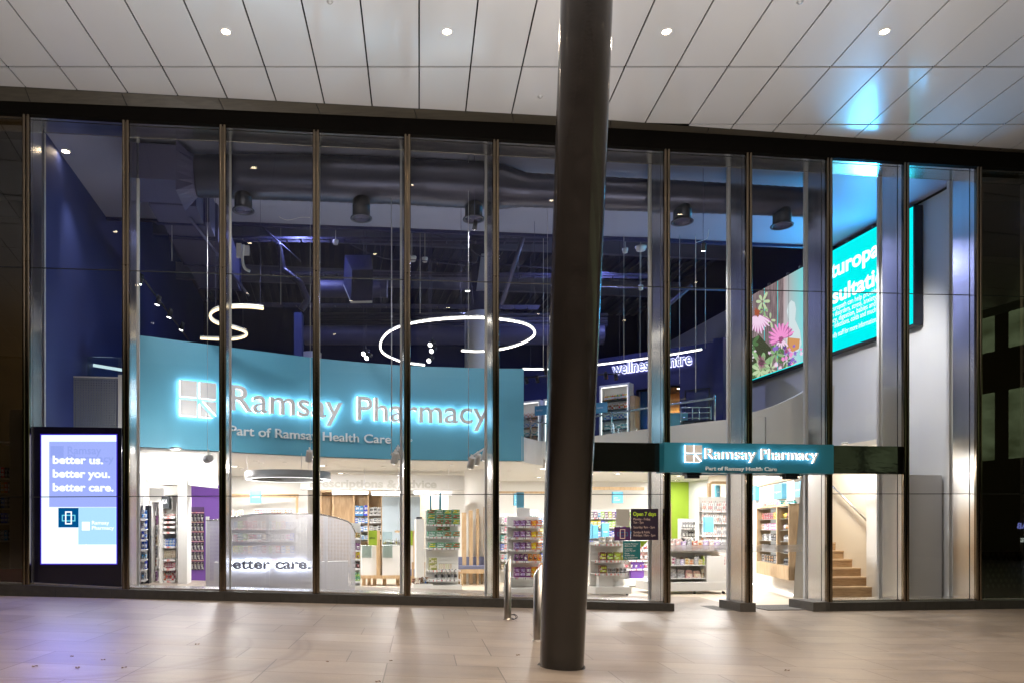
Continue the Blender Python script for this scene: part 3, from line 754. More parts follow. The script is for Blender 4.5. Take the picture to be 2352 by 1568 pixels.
def blob(name, mt, pts, d): m = M(); m.poly([SP(*sq(x, y), d) for x, y in pts]); return m.build(name, mt, face)
blob('photo_bottle', em('screen_bottle', (.62, .72, .74), 1.1), [(1808, 715), (1811, 700), (1818, 690), (1826, 695), (1829, 710), (1827, 735), (1838, 760), (1842, 790), (1834, 806), (1818, 812), (1808, 800), (1806, 760), (1812, 735)], .008)
blob('photo_oil', em('screen_oil', (.62, .30, .12), 1.1), [(1810, 775), (1838, 778), (1836, 800), (1822, 808), (1808, 800)], .010)
pinkm = em('screen_petal_pale', (.85, .62, .80), 1.1); pink2 = em('screen_petal_pink', (.85, .30, .62), 1.1); cone = em('screen_cone', (.40, .10, .05), 1.0)
gr1 = em('screen_leaf', (.30, .50, .24), 1.0); gr2 = em('screen_leaf_pale', (.55, .68, .42), 1.0); vio = em('screen_violet', (.30, .16, .62), 1.0); vio2 = em('screen_plum', (.36, .08, .22), 1.0)
def ray_shape(name, mt, cx, cy, n, r0, r1, wd, a0, a1, d, jit=.15, sx=.8):
    m = M()
    for j in range(n):
        a = R(a0+(a1-a0)*(j+.5)/n); rr = r1*(1+random.uniform(-jit, jit)); ca_, sa_ = math.cos(a), math.sin(a)
        pts = []
        for t, ww in ((0, .35), (.35, .9), (.7, 1), (.92, .6), (1, .1), (.92, -.6), (.7, -1), (.35, -.9), (0, -.35)):
            q = r0+(rr-r0)*t; pts.append((cx+(ca_*q-sa_*ww*wd)*sx, cy-(sa_*q+ca_*ww*wd)))
        m.poly([SP(*sq(x, y), d+.0006*j) for x, y in pts])
    return m.build(name, mt, face)
gr3 = em('screen_leaf_dark', (.10, .20, .08), 1.0); pk3 = em('screen_petal_shadow', (.55, .16, .40), 1.0); vio3 = em('screen_violet_dark', (.13, .06, .30), 1.0); dkb = em('screen_dark_stem', (.06, .07, .04), 1.0); whb = em('screen_lace', (.70, .64, .66), 1.1)
rs = random.Random(11)
blob('photo_shadow', dkb, [(1700, 880), (1700, 790), (1745, 770), (1772, 800), (1770, 850), (1745, 885)], .008)
for cx, cyy, n_, rr, mt, dd in ((1752, 693, 6, 22, gr2, .010), (1770, 735, 5, 18, gr2, .0105), (1755, 712, 5, 16, gr1, .011), (1728, 790, 6, 26, gr3, .009), (1790, 800, 7, 26, gr3, .010), (1783, 812, 6, 20, gr1, .012), (1752, 838, 8, 34, gr1, .013), (1748, 850, 7, 24, gr2, .015), (1772, 846, 6, 20, gr2, .016), (1808, 828, 6, 20, gr3, .012), (1820, 838, 5, 16, gr1, .013), (1735, 860, 6, 24, gr3, .012)):
    ray_shape('photo_leaf', mt, cx, cyy, n_, 3, rr, rr*.17, rs.uniform(0, 60), 360+rs.uniform(0, 60), dd, .3)
for k_ in range(9):
    x_ = 1726+rs.uniform(-10, 12); blob('photo_lace', whb, [(x_-2, 770+k_*7), (x_+2, 768+k_*7), (x_+5, 772+k_*7), (x_, 774+k_*7)], .017+.0005*k_)
ray_shape('photo_flower', pk3, 1742, 722, 12, 6, 38, 2.2, 200, 345, .021); ray_shape('photo_flower', pinkm, 1742, 722, 11, 6, 46, 2.6, 205, 340, .023)
ray_shape('photo_flower', pk3, 1797, 778, 12, 5, 34, 3.2, 10, 215, .023); ray_shape('photo_flower', pink2, 1797, 778, 10, 5, 42, 3.0, 15, 205, .025); ray_shape('photo_flower', pinkm, 1797, 778, 5, 5, 24, 2.6, 215, 330, .026)
for cx, cyy, rr, mt in ((1742, 718, 10, cone), (1797, 780, 7, vio2), (1752, 832, 15, vio2), (1752, 832, 9, dkb)):
    ray_shape('photo_flower_centre', mt, cx, cyy, 22, 0, rr, 1.0, 0, 360, .034, .35)
for k_ in range(26):
    cx = 1815+rs.gauss(0, 15); cyy = 812+rs.gauss(0, 15); mt = rs.choice([vio, vio, vio3, vio2, pink2, MATS.get('screen_blue_bloom') or em('screen_blue_bloom', (.25, .35, .7), 1), pinkm])
    ray_shape('photo_bloom', mt, cx, cyy, 11, 0, rs.uniform(3.5, 7.5), 1.0, 0, 360, .037+.0006*k_, .4)
# seams of the video wall
m = M()
for px in (1772, 1815):
    o = o_at(px); m.quad(SP(o, zBm, .045), SP(o-.012, zBm, .045), SP(o-.012, zT, .045), SP(o, zT, .045))
m.build('module_joint', blackm, face)
wt = em('screen_white', (.95, 1, 1), 1.5)
def stext(body, px0, py0, px1, cap, bold):
    oa, z_ = sq(px0, py0); ob = o_at(px1); m = M()
    text(m, body, lambda u, h, d: (SX-.012-d, oa-u, z_+h), oa-ob, cap, bold); m.build('screen_text', wt, face)
def zline(px, py): return zw(px, py)
stext('Naturopath', 1868, 661, 2058, .34, .03)
stext('Consultation', 1851, 726, 2058, .34, .03)
for t, a, ya, b in (('Our Naturopath can help provide natural', 1880, 731.5, 2060), ('help with skin disorders, stress, anxiety,', 1868, 754, 2032), ('pregnancy, digestion, babies and children,', 1884, 769, 2055), ('ear infections, colds and much more.', 1905, 772, 2037), ('Ask our friendly staff for more information.', 1880, 796, 2017)):
    pass
rowpos = [(.0, 'Our Naturopath can help provide natural', 1884, 2050), (1, 'skin disorders, stress, anxiety, fatigue', 1903, 2046), (2, 'pregnancy, digestion, babies and children', 1886, 2052), (3, 'ear infections, colds and much more.', 1905, 2040), (4.6, 'Ask our friendly staff for more information.', 1876, 2015)]
zr0 = zw(1915, 715); zr4 = zw(1915, 776)
for k, t, a, b in rowpos:
    zl = zr0+(zr4-zr0)*k/4.6; oa, ob = o_at(a), o_at(b); m = M()
    text(m, t, lambda u, h, d: (SX-.012-d, oa-u, zl+h), oa-ob, .115, .0); m.build('screen_text', wt, face)
# added spots standing in for the screen's glow on ceiling and soffit
lamp('SPOT', 'screen_glow_fill', fw((SX-.06, 2.6, 6.9)), 420, (.02, .42, 1.0), .3, fw((SX-2.2, 1.9, 8.1)), 150, 1.0, ls)
lamp('SPOT', 'screen_glow_fill', fw((SX-.06, 1.9, 6.6)), 480, (.10, .50, 1.0), .9, fw((SX-1.7, -1.2, 8.23)), 75, .9, ls)
lamp('SPOT', 'screen_glow_fill', fw((SX-.06, 5.0, 6.9)), 260, (.02, .42, 1.0), .3, fw((SX-3.2, 3.0, 8.1)), 140, 1.0, ls)
# brackets over the screen
for px in (1757, 1800, 1828, 1935, 1995):
    o = o_at(px); m = M(); m.box(RWS-.13, RWS-.07, o-.03, o+.03, zT+.034, zT+.13); m.build('mounting_bracket', wall_g, ls)

# ================================================================== INTERIOR HELPERS
class LF:
    """a vertical plane in plan: point p, direction d (to the right as seen), f = offset towards the viewer"""
    def __init__(s, p, d):
        s.p = Vector(p[:2]); s.d = Vector(d[:2]).normalized(); s.n = Vector((s.d.y, -s.d.x)); s.a = math.atan2(s.d.y, s.d.x)
    def t(s, px, f=0.0):
        k = (px-PX0)/FPX; q = s.p+s.n*f
        return (k*q.y-q.x)/(s.d.x-k*s.d.y)
    def P(s, t, f=0.0, z=0.0): q = s.p+s.d*t+s.n*f; return (q.x, q.y, z)
    def z(s, px, py, f=0.0): return CZ+(PY0-py)/FPX*s.P(s.t(px, f), f)[1]
    def box(s, m, t0, t1, f0, f1, z0, z1):
        return m.prism([s.P(t0, f1, z0), s.P(t1, f1, z0), s.P(t1, f0, z0), s.P(t0, f0, z0)], (0, 0, z1-z0))
    def pbox(s, m, px0, px1, py0, py1, f0, f1):   # front face at offset f1 seen at these pixels
        pc = (px0+px1)/2
        return s.box(m, s.t(px0, f1), s.t(px1, f1), f0, f1, s.z(pc, py1, f1), s.z(pc, py0, f1))
UF = (CT, ST)
def FL(px, Y): return LF(((px-PX0)/FPX*Y, Y), UF)
def col(name, c): return mat(name, c, .45, noise=(9, .03))
PC = {'green': (.02, .28, .10), 'purple': (.17, .03, .18), 'orange': (.70, .20, .02), 'yellow': (.75, .5, .03), 'blue': (.03, .16, .55), 'white': (.75, .75, .74), 'red': (.5, .04, .04), 'pink': (.65, .12, .28), 'black': (.02, .02, .025), 'brown': (.14, .055, .03), 'olive': (.30, .28, .06), 'teal': (.03, .35, .38), 'cream': (.6, .52, .38), 'grey': (.25, .25, .27), 'blush': (.68, .42, .38), 'silver': (.5, .5, .52), 'lime': (.38, .55, .05), 'amber': (.45, .20, .03), 'lilac': (.42, .33, .6), 'wine': (.30, .03, .06)}
def pmat(c):
    name = 'pack_'+c
    if name in MATS: return MATS[name]
    m = bpy.data.materials.new(name); m.use_nodes = True; nt = m.node_tree; b = nt.nodes['Principled BSDF']; L = nt.links.new; b.inputs['Roughness'].default_value = .38
    oi = nt.nodes.new('ShaderNodeObjectInfo'); tc = nt.nodes.new('ShaderNodeTexCoord'); mp = nt.nodes.new('ShaderNodeMapping'); mp.inputs['Scale'].default_value = (4, 4, 9)
    L(tc.outputs['Object'], mp.inputs[0]); L(oi.outputs['Location'], mp.inputs['Location'])
    vo = nt.nodes.new('ShaderNodeTexVoronoi'); vo.distance = 'CHEBYCHEV'; vo.inputs['Scale'].default_value = 1.0; L(mp.outputs[0], vo.inputs[0])
    sh = nt.nodes.new('ShaderNodeSeparateColor'); L(vo.outputs['Color'], sh.inputs[0])
    st = nt.nodes.new('ShaderNodeMapRange'); st.inputs[1].default_value = .80; st.inputs[2].default_value = .83; st.inputs[4].default_value = .7; L(sh.outputs[0], st.inputs[0])
    hs = nt.nodes.new('ShaderNodeHueSaturation'); hs.inputs['Color'].default_value = (*PC[c], 1)
    r1 = nt.nodes.new('ShaderNodeMapRange'); r1.inputs[3].default_value = .46; r1.inputs[4].default_value = .54; L(oi.outputs['Random'], r1.inputs[0]); L(r1.outputs[0], hs.inputs['Hue'])
    r2 = nt.nodes.new('ShaderNodeMapRange'); r2.inputs[3].default_value = .65; r2.inputs[4].default_value = 1.25; L(sh.outputs[1], r2.inputs[0]); L(r2.outputs[0], hs.inputs['Value'])
    mx = nt.nodes.new('ShaderNodeMix'); mx.data_type = 'RGBA'; dark = sum(PC[c]) > 1.5
    mx.inputs[7].default_value = (.10, .10, .13, 1) if dark else (.72, .70, .66, 1)
    L(st.outputs[0], mx.inputs[0]); L(hs.outputs[0], mx.inputs[6]); L(mx.outputs[2], b.inputs['Base Color']); MATS[name] = m; return m
def ticket_mat():
    if 'price_strip' in MATS: return MATS['price_strip']
    m = bpy.data.materials.new('price_strip'); m.use_nodes = True; nt = m.node_tree; b = nt.nodes['Principled BSDF']; L = nt.links.new
    g = nt.nodes.new('ShaderNodeNewGeometry'); mp = nt.nodes.new('ShaderNodeMapping'); mp.inputs['Scale'].default_value = (14, 14, .01); L(g.outputs['Position'], mp.inputs[0])
    vo = nt.nodes.new('ShaderNodeTexVoronoi'); L(mp.outputs[0], vo.inputs[0]); sc_ = nt.nodes.new('ShaderNodeSeparateColor'); L(vo.outputs['Color'], sc_.inputs[0])
    cr = nt.nodes.new('ShaderNodeValToRGB'); cr.color_ramp.interpolation = 'CONSTANT'; e = cr.color_ramp.elements; e[0].color = (.75, .75, .74, 1); e[1].position = .62; e[1].color = (.6, .08, .06, 1); k = e.new(.74); k.color = (.80, .80, .80, 1); k = e.new(.9); k.color = (.10, .10, .12, 1)
    L(sc_.outputs[0], cr.inputs[0]); L(cr.outputs[0], b.inputs['Base Color']); MATS['price_strip'] = m; return m
PM = {}
def unit(kind, c, c2):
    k = (kind, c, c2)
    if k in PM: return PM[k]
    m = M(); A, B = pmat(c), pmat(c2)
    if kind == 'carton':
        m.box(-.5, .5, -.5, .5, 0, 1); m.m = 1; m.box(-.42, .42, -.515, -.5, .18, .42); m.box(-.3, .18, -.515, -.5, .58, .82); m.box(.28, .42, -.515, -.5, .58, .86)
    elif kind == 'bottle':
        m.lathe([(.5, 0), (.5, .68), (.44, .74), (.22, .8)], n=10); m.m = 1; m.lathe([(.25, .8), (.25, .98), (.2, 1)], n=8); m.lathe([(.51, .18), (.51, .52)], n=10)
    elif kind == 'jar':
        m.lathe([(.46, 0), (.5, .06), (.5, .72), (.47, .76)], n=12); m.m = 1; m.lathe([(.5, .76), (.5, 1), (.3, 1.0)], n=12); m.lathe([(.505, .2), (.505, .55)], n=12)
    elif kind == 'tube':
        m.lathe([(.32, .0), (.34, .16)], n=8); m.m = 1; m.add([(-.4, -.28, .16), (.4, -.28, .16), (.4, .28, .16), (-.4, .28, .16), (-.5, -.04, 1), (.5, -.04, 1), (.5, .04, 1), (-.5, .04, 1)], [(0, 1, 5, 4), (1, 2, 6, 5), (2, 3, 7, 6), (3, 0, 4, 7), (4, 5, 6, 7), (3, 2, 1, 0)])
    elif kind == 'pack':   # hanging blister pack
        m.box(-.5, .5, -.1, .0, 0, 1); m.m = 1; m.add([(-.3, -.12, .12), (.3, -.12, .12), (.36, -.12, .55), (-.36, -.12, .55), (-.2, -.6, .2), (.2, -.6, .2), (.24, -.6, .48), (-.24, -.6, .48)], [(0, 1, 5, 4), (1, 2, 6, 5), (2, 3, 7, 6), (3, 0, 4, 7), (4, 5, 6, 7)]); m.box(-.12, .12, -.13, -.1, .86, .98)
    elif kind == 'pouch':
        m.add([(-.45, -.4, 0), (.45, -.4, 0), (.45, .4, 0), (-.45, .4, 0), (-.5, -.3, .5), (.5, -.3, .5), (.5, .3, .5), (-.5, .3, .5), (-.42, -.03, 1), (.42, -.03, 1), (.42, .03, 1), (-.42, .03, 1)],
              [(3, 2, 1, 0), (0, 1, 5, 4), (1, 2, 6, 5), (2, 3, 7, 6), (3, 0, 4, 7), (4, 5, 9, 8), (5, 6, 10, 9), (6, 7, 11, 10), (7, 4, 8, 11), (8, 9, 10, 11)]); m.m = 1; m.box(-.3, .3, -.41, -.36, .2, .6)
    elif kind == 'glasses':
        for sx in (-1, 1): m.lathe([(.23, 0), (.24, .1), (.0, .12)], (sx*.27, 0, .3), n=10)
        m.m = 1; m.box(-.5, .5, -.06, .0, .42, .56)
    me = bpy.data.meshes.new(kind); me.from_pydata(m.v, [], m.f); me.materials.append(A); me.materials.append(B)
    me.polygons.foreach_set('material_index', m.mi); me.polygons.foreach_set('use_smooth', m.sm)
    PM[k] = me; return me
COUNT = {}
def put(kind, L, t, f, z, sz, c, c2, label, group, jitter=.0):
    nm, ct = kind, {'carton': 'box', 'bottle': 'bottle', 'jar': 'jar', 'tube': 'tube', 'pack': 'packet', 'pouch': 'pouch', 'glasses': 'sunglasses'}[kind]
    for key, a, b_ in (('supplement', 'supplement_bottle', 'supplement bottle'), ('perfume b', 'perfume_'+('box' if kind == 'carton' else 'bottle'), 'perfume'), ('price tag', 'price_tag', 'price tag'), ('gift pack', 'gift_pack', 'gift pack')):
        if key in group: nm, ct = a, b_
    COUNT[nm] = COUNT.get(nm, 0)+1
    o = bpy.data.objects.new(nm, unit(kind, c, c2)); COL.objects.link(o)
    o.location = L.P(t, f, z); o.rotation_euler = (0, 0, L.a+random.uniform(-jitter, jitter)); o.scale = sz
    tag(o, label, ct, group)
def row(kind, L, t0, t1, f, z, h, n, cols, label, group, d=.10, gap=.9, jitter=.05, hj=.08):
    w_ = (t1-t0)/n
    for i in range(n):
        c = cols[i*len(cols)//n] if isinstance(cols, tuple) else random.choice(cols)
        c1, c2 = c if isinstance(c, tuple) else (c, 'white')
        hh = h*(1-random.uniform(0, hj)); wd = w_*gap
        if kind in ('bottle', 'jar'): wd = min(wd, h*.6 if kind == 'bottle' else h*1.1); dd = wd
        elif kind == 'glasses': dd = wd
        else: dd = min(d, wd*1.6)
        put(kind, L, t0+w_*(i+.5), f, z, (wd, dd, hh), c1, c2, label, group, jitter)

# ================================================================== UPPER FLOOR / MEZZANINE
PAR = [(2.35, 17.30), (2.62, 17.85), (3.09, 18.35), (3.55, 17.95), (3.96, 17.3), (4.93, 15.9), (5.86, 14.75), (6.5, 14.25)]
PR = resample(PAR, 30)
mz = thing('mezzanine_parapet', (3, 17, 3), 'white curved parapet edge of the upper floor behind the entrance', 'parapet')
m = M(); m.wall([(p.x, p.y) for p in PR], BOTZ-.02, 3.56, .14); m.build('upstand', wall_w, mz, 'w')
# rising sculpted stair wall (white) right of the parapet
def curve_px(pts, Y0, Y1):
    n = len(pts); return [(px, py, Y0+(Y1-Y0)*i/(n-1)) for i, (px, py) in enumerate(pts)]
cc = curve_px([(1660, 966), (1700, 952), (1725, 947), (1760, 937), (1790, 926), (1820, 913), (1845, 900), (1862, 889)], 14.9, 14.6)
A = [tuple(wp(px, py, Y)) for px, py, Y in cc]
Bv = []
for px, py, Y in cc: Bv.append(tuple(wp(px-(px-1690)*.11 if px > 1690 else px, 1075, Y)))
sw = thing('stair_wall', wp(1780, 1371, 14.8), 'white sculpted wall with a curved rising top between doors and stairs', 'wall')
m = M(); n = len(A); vec = Vector((0.0, .25, 0)); Ab = [tuple(Vector(p)+vec) for p in A]; Bb = [tuple(Vector(p)+vec) for p in Bv]
m.strip(Bv, A); m.strip(A, Ab); m.strip(Ab, Bb); m.strip(Bb, Bv); m.quad(A[-1], Bv[-1], Bb[-1], Ab[-1])
m.build('upper_wall', wall_w, sw, 'w')
# slanting pier in front of the stair
q = [wp(1864, 885, 14.6), wp(1840, 1092, 14.75), wp(1822, 1372, 14.95)]
m = M()
f0 = [q[0], q[1], q[2]]; back = [Vector((p.x+.16, p.y+.22, p.z)) for p in f0]
xr = wp(1899, 1000, 14.9).x
fr = [Vector((xr, p.y+.02, p.z)) for p in f0]; bf = [Vector((xr, p.y+.22, p.z)) for p in f0]
for i in (0, 1):
    m.quad(f0[i+1], fr[i+1], fr[i], f0[i]); m.quad(f0[i+1], f0[i], back[i], back[i+1]); m.quad(fr[i+1], bf[i+1], bf[i], fr[i])
m.quad(f0[0], fr[0], bf[0], back[0])
m.build('slanted_pier', white, sw, 'w')
# floor slab of the upper level = lower ceiling
WL = [(-9.5, 15.5)]
lc = thing('lower_ceiling', (0, 20, BOTZ), 'white ceiling of the ground floor shop full of small recessed lights', 'ceiling')
poly_old = [(-7.6, 13.6), (e1.x, e1.y+.1)] + [(p.x, p.y+.02) for p in BC[::4]] + [(p.x, p.y+.03) for p in PR] + [(8.3, 14.4), (9.4, 16), (10, 31), (-9, 31)]
poly = [(-7.6, 13.6), (e1.x, e1.y+.1)] + [(p.x, p.y+.02) for p in BC[::4]] + [(p.x, p.y+.03) for p in PR] + [(6.55, 15.2), (7.85, 15.6), (8.6, 19.5), (9.1, 22.5), (10, 31), (-9, 31)]
m = M(); m.prism([(x, y, BOTZ) for x, y in poly], (0, 0, .02)); m.build('plasterboard', white, lc, 'w')
m = M(); m.prism([(x, y, 3.34) for x, y in poly[1:]], (0, 0, .04)); m.build('floor_slab', mat('upper_floor', (.4, .36, .3), .4), lc, 'w')
# wellness wall
WWL = LF((5.35, 21.0), (1.72, -1.35))
ww = thing('wellness_wall', WWL.P(0, 0, 3.4), 'dark navy wall lettered wellness centre on the upper floor', 'wall')
m = M(); tL = WWL.t(1150); tR = WWL.t(1641)
tA, tB = WWL.t(1461), WWL.t(1561, 0)
WWL.box(m, tL, tA, -.2, 0, 3.36, 6.2); WWL.box(m, tA, tB, -.2, 0, 5.2, 6.2); WWL.box(m, tB, tR, -.2, 0, 3.36, 6.2); m.build('navy_panel', navy2, ww, 'w')
m = M(); WWL.box(m, tR, tR+.25, -1.6, .12, 3.36, 6.25); m.build('end_pier', navy, ww, 'w')
m = M(); WWL.box(m, tA, tB, -1.2, -1.1, 3.36, 5.2); WWL.box(m, tB-.02, tB, -1.1, -.2, 3.36, 5.2); m.build('timber_lining', woodg, ww, 'w')
m = M(); WWL.box(m, tA, WWL.t(1482), -.5, -.3, 3.36, 5.2); m.build('blue_panel', mat('blue_panel', (.02, .09, .30), .5), ww, 'w')
m = M(); WWL.box(m, tA, tB, -1.2, 0, 5.2, 5.24); m.build('niche_ceiling', mat('dark_ceiling', (.05, .04, .04), .6), ww, 'w')
lamp('SPOT', 'niche_light', WWL.P((tA+tB)/2+.4, -.7, 5.16), 60, (1, .8, .55), .05, WWL.P((tA+tB)/2+.4, -.95, 3.4), 100, .5, ww)
lamp('SPOT', 'niche_light', WWL.P((tA+tB)/2-.3, -.7, 5.16), 60, (1, .8, .55), .05, WWL.P((tA+tB)/2-.3, -.95, 3.4), 100, .5, ww)
for k, tt in enumerate(((tA+tB)/2+.4, (tA+tB)/2-.3, (tA+tB)/2+.42)):
    downlight('niche_downlight', WWL.P(tt, -.7+(.3 if k == 2 else 0), 5.198), .05, lampwarm, 'small warm downlight in the timber lined niche of the wellness wall', 'downlight', 'niche downlights')
m = M(); td = WWL.t(1575), WWL.t(1628)
WWL.box(m, td[0]-.02, td[0], 0, .02, 3.36, 5.05); WWL.box(m, td[1], td[1]+.02, 0, .02, 3.36, 5.05); WWL.box(m, td[0], td[1], 0, .02, 5.03, 5.05); m.build('door_frame', blackm, ww, 'w')
# lettering
def ltext(L, body, px0, px1, z, cap, bold, f, ext, mt, name, parent):
    t0, t1 = L.t(px0, f), L.t(px1, f); m = M()
    text(m, body, lambda u, h, d: L.P(t0+u, f+d, z+h), t1-t0, cap, bold, ext); return m.build(name, mt, parent, 'w')
wl = ltext(WWL, 'wellness centre', 1406, 1589, 5.70, .30, .012, .085, .010, letterw, 'name_letters', ww)
ltext(WWL, 'wellness centre', 1405.5, 1589.5, 5.70, .30, .045, .06, .012, em('halo_violet', (.6, .6, 1.0), 3.0), 'halo_tube', wl)
# lit product bays in the wellness wall
ledstrip = em('shelf_led', (1, .98, .95), 2.2)
def lit_bay(pa, pb, ztop, lab, cols, short):
    L = WWL; t0, t1 = L.t(pa, .3), L.t(pb, .3); T = thing('lit_shelf_unit', L.P((t0+t1)/2, .1, 3.4), lab, 'shelf unit')
    m = M(); L.box(m, t0, t1, .02, .04, 3.4, ztop); m.build('back_panel', white, T, 'w')
    m = M(); L.box(m, t0, t0+.05, .04, .32, 3.4, ztop-.05); L.box(m, t1-.05, t1, .04, .32, 3.4, ztop-.05); L.box(m, t0, t1, .04, .32, ztop-.05, ztop); m.build('frame', white, T, 'w')
    m = M(); L.box(m, t0+.052, t0+.065, .28, .31, 3.45, ztop-.1); L.box(m, t1-.065, t1-.052, .28, .31, 3.45, ztop-.1); L.box(m, t0+.06, t1-.06, .28, .31, ztop-.075, ztop-.06); m.build('led_strip', ledstrip, T, 'w')
    z = 3.62; k = 0; ln = ('lowest', 'second', 'third', 'fourth', 'fifth', 'sixth')
    while z < ztop-.3:
        m = M(); L.box(m, t0+.05, t1-.05, .05, .29, z-.02, z); m.build('shelf', dkmetal, T, 'w')
        row('bottle', L, t0+.1, t1-.1, .2, z, .17, 13, cols[k % len(cols)], 'supplement bottle on the %s shelf of the %s' % (ln[min(k, 5)], short), 'supplement bottles in the %s, %s shelf' % (short, ln[min(k, 5)]))
        z += .27; k += 1
    return T
sup = [[('white', 'pink'), ('red', 'white')], [('purple', 'white'), ('white', 'red'), ('lilac', 'white')], [('teal', 'white'), ('white', 'teal')], [('blue', 'white'), ('white', 'blue')], [('amber', 'white'), ('white', 'orange')], [('orange', 'white'), ('yellow', 'white'), ('green', 'white')]]
lit_bay(1377, 1446, 5.38, 'lit supplement unit right of the black column, white frame with dark shelves', sup, 'lit unit right of the black column')
lit_bay(1249, 1300, 5.2, 'lit supplement unit just left of the black column, partly hidden', sup[::-1], 'lit unit left of the black column')
lit_bay(1190, 1241, 5.2, 'lit supplement unit beside the end of the teal bulkhead, narrow white frame', sup, 'lit unit by the teal bulkhead')
for pa, pb, lab, wd_ in ((1228, 1257, 'teal hanging sign left of the black column', 'baby\ncare'), (1366, 1395, 'teal hanging sign right of the black column', 'vitamins')):
    t0, t1 = WWL.t(pa, .6), WWL.t(pb, .6); zc = WWL.z((pa+pb)/2, 955 if 0 else (939 if pa < 1300 else 938)-0, .6)
    T = thing('category_sign', WWL.P((t0+t1)/2, .6, 5.6), lab, 'sign'); zz = zy(944 if pa < 1300 else 938, WWL.P(t0, .6)[1])
    y1, y0 = (954-.0, 932) if pa < 1300 else (948, 925)
    za, zb2 = WWL.z(pa, 954-60 if pa > 1300 else 954-0, .6), 0
    top, bot = (WWL.z(pa, 932, .6), WWL.z(pa, 954, .6)) if pa < 1300 else (WWL.z(pa, 925-0, .6), WWL.z(pa, 949, .6))
    m = M(); WWL.box(m, t0, t1, .58, .6, bot, top); m.build('board', teal, T, 'w')
    m = M(); text(m, wd_.split('\n')[0], lambda u, h, d: WWL.P(t0+.06+u, .604+d, bot+(top-bot)*.45+h), (t1-t0)*.5, .05); m.build('lettering', letterw, T, 'w')
for pa, pb in ((1447, 1458), (1280, 1288)):
    m = M(); WWL.box(m, WWL.t(pa, .4), WWL.t(pb, .4), .05, .4, 3.4, 5.0); m.build('timber_post', oak, frame='w', label='tall oak post beside the lit supplement unit %s of the black column' % ('right' if pa > 1300 else 'left'), cat='post')
# glass balustrade following the parapet
bs = thing('glass_balustrade', (4.5, 16.5, 3.56), 'glass balustrade with steel handrail standing on the white parapet', 'balustrade')
pp = [(p.x, p.y+.09) for p in PR]
m = M(); m.strip([(x, y, 3.56) for x, y in pp[:27]], [(x, y, 4.1) for x, y in pp[:27]]); m.build('glass_panel', clearb, bs, 'w')
m = M(); m.tube([(x, y+.06, 4.02) for x, y in pp[:27]], .022, 8); m.build('handrail', steel, bs, 'w')
for j in (3, 9, 15, 21, 26):
    m = M(); m.tube([(pp[j][0], pp[j][1]+.03, 3.5), (pp[j][0], pp[j][1]+.03, 4.08)], .018, 8); m.build('post', steel, bs, 'w')
# chairs & table tops upstairs seen above the parapet
for k, px in enumerate((1585, 1612)):
    b = wp(px, 966, 17.3); T = thing('cafe_chair', (b.x, b.y, 3.4), ('left', 'right')[k]+' of two steel framed chairs by the navy wall upstairs', 'chair', 'chairs upstairs')
    L = LF((b.x, b.y), (1, -.2)); m = M()
    for t_ in (-.2, .2): m.tube([L.P(t_, 0, 3.38), L.P(t_, -.03, 4.22)], .012, 6)
    for z_ in (4.22, 4.1, 3.98): m.tube([L.P(-.2, -.03, z_), L.P(.2, -.03, z_)], .010, 6)
    m.build('backrest', steel, T, 'w'); m = M(); L.box(m, -.22, .22, 0, .42, 3.83, 3.87); m.build('seat', dkmetal, T, 'w')
    for t_ in (-.2, .2):
        m = M(); m.tube([L.P(t_, .4, 3.38), L.P(t_, .4, 3.83)], .012, 6); m.build('leg', steel, T, 'w')
b = wp(1548, 963, 17.6); m = M(); L = LF((b.x, b.y), (1, -.2)); m.prism([L.P(-.3, 0, 3.38), L.P(.3, 0, 3.38), L.P(.3, .04, 3.38), L.P(-.3, .04, 3.38)], (0, 0, .75)); m.build('teal_screen_panel', teal, frame='w', label='low teal panel behind the glass balustrade upstairs', cat='panel')
# wall end / pale pier right of the navy pier
m = M(); p = wp(1660, 960, 17.2); m.box(p.x-.02, p.x+.25, p.y, p.y+.3, 3.36, 8.0) ; 
# back-left upstairs: pale cylinder and blue post seen over the bulkhead
m = M(); p = wp(715, 800, 21); m.lathe([(.28, 3.4), (.28, 6.3)], (p.x, p.y, 0), 24); m.build('round_column', wall_g, frame='w', label='pale round column standing upstairs behind the teal bulkhead', cat='column')
m = M(); p = wp(684, 760, 19.5); m.box(p.x-.1, p.x+.1, p.y, p.y+.3, 3.4, 7.0); m.build('blue_post', bluewall, frame='w', label='slim royal blue post upstairs left of the pale round column', cat='post')

# white round structural column
m = M(); p = wp(1104, 780, 20.25)
T = thing('round_column', (p.x, p.y, 0), 'white round structural column rising past the ring light, navy above', 'column')
m.lathe([(.43, 0), (.43, 7.17)], (p.x, p.y, 0), 40); m.build('white_casing', white, T, 'w')
m = M(); m.lathe([(.28, 7.15), (.28, 9.9)], (p.x, p.y, 0), 32); m.build('navy_shaft', navy2, T, 'w')
m = M(); m.prism([(p.x-.02, p.y-.5, 8.6), (p.x+.3, p.y-.5, 8.6), (p.x+.12, p.y-.4, 7.7), (p.x-.14, p.y-.4, 7.7)], (0, .3, 0)); m.build('bracket', ceilm, T, 'w')

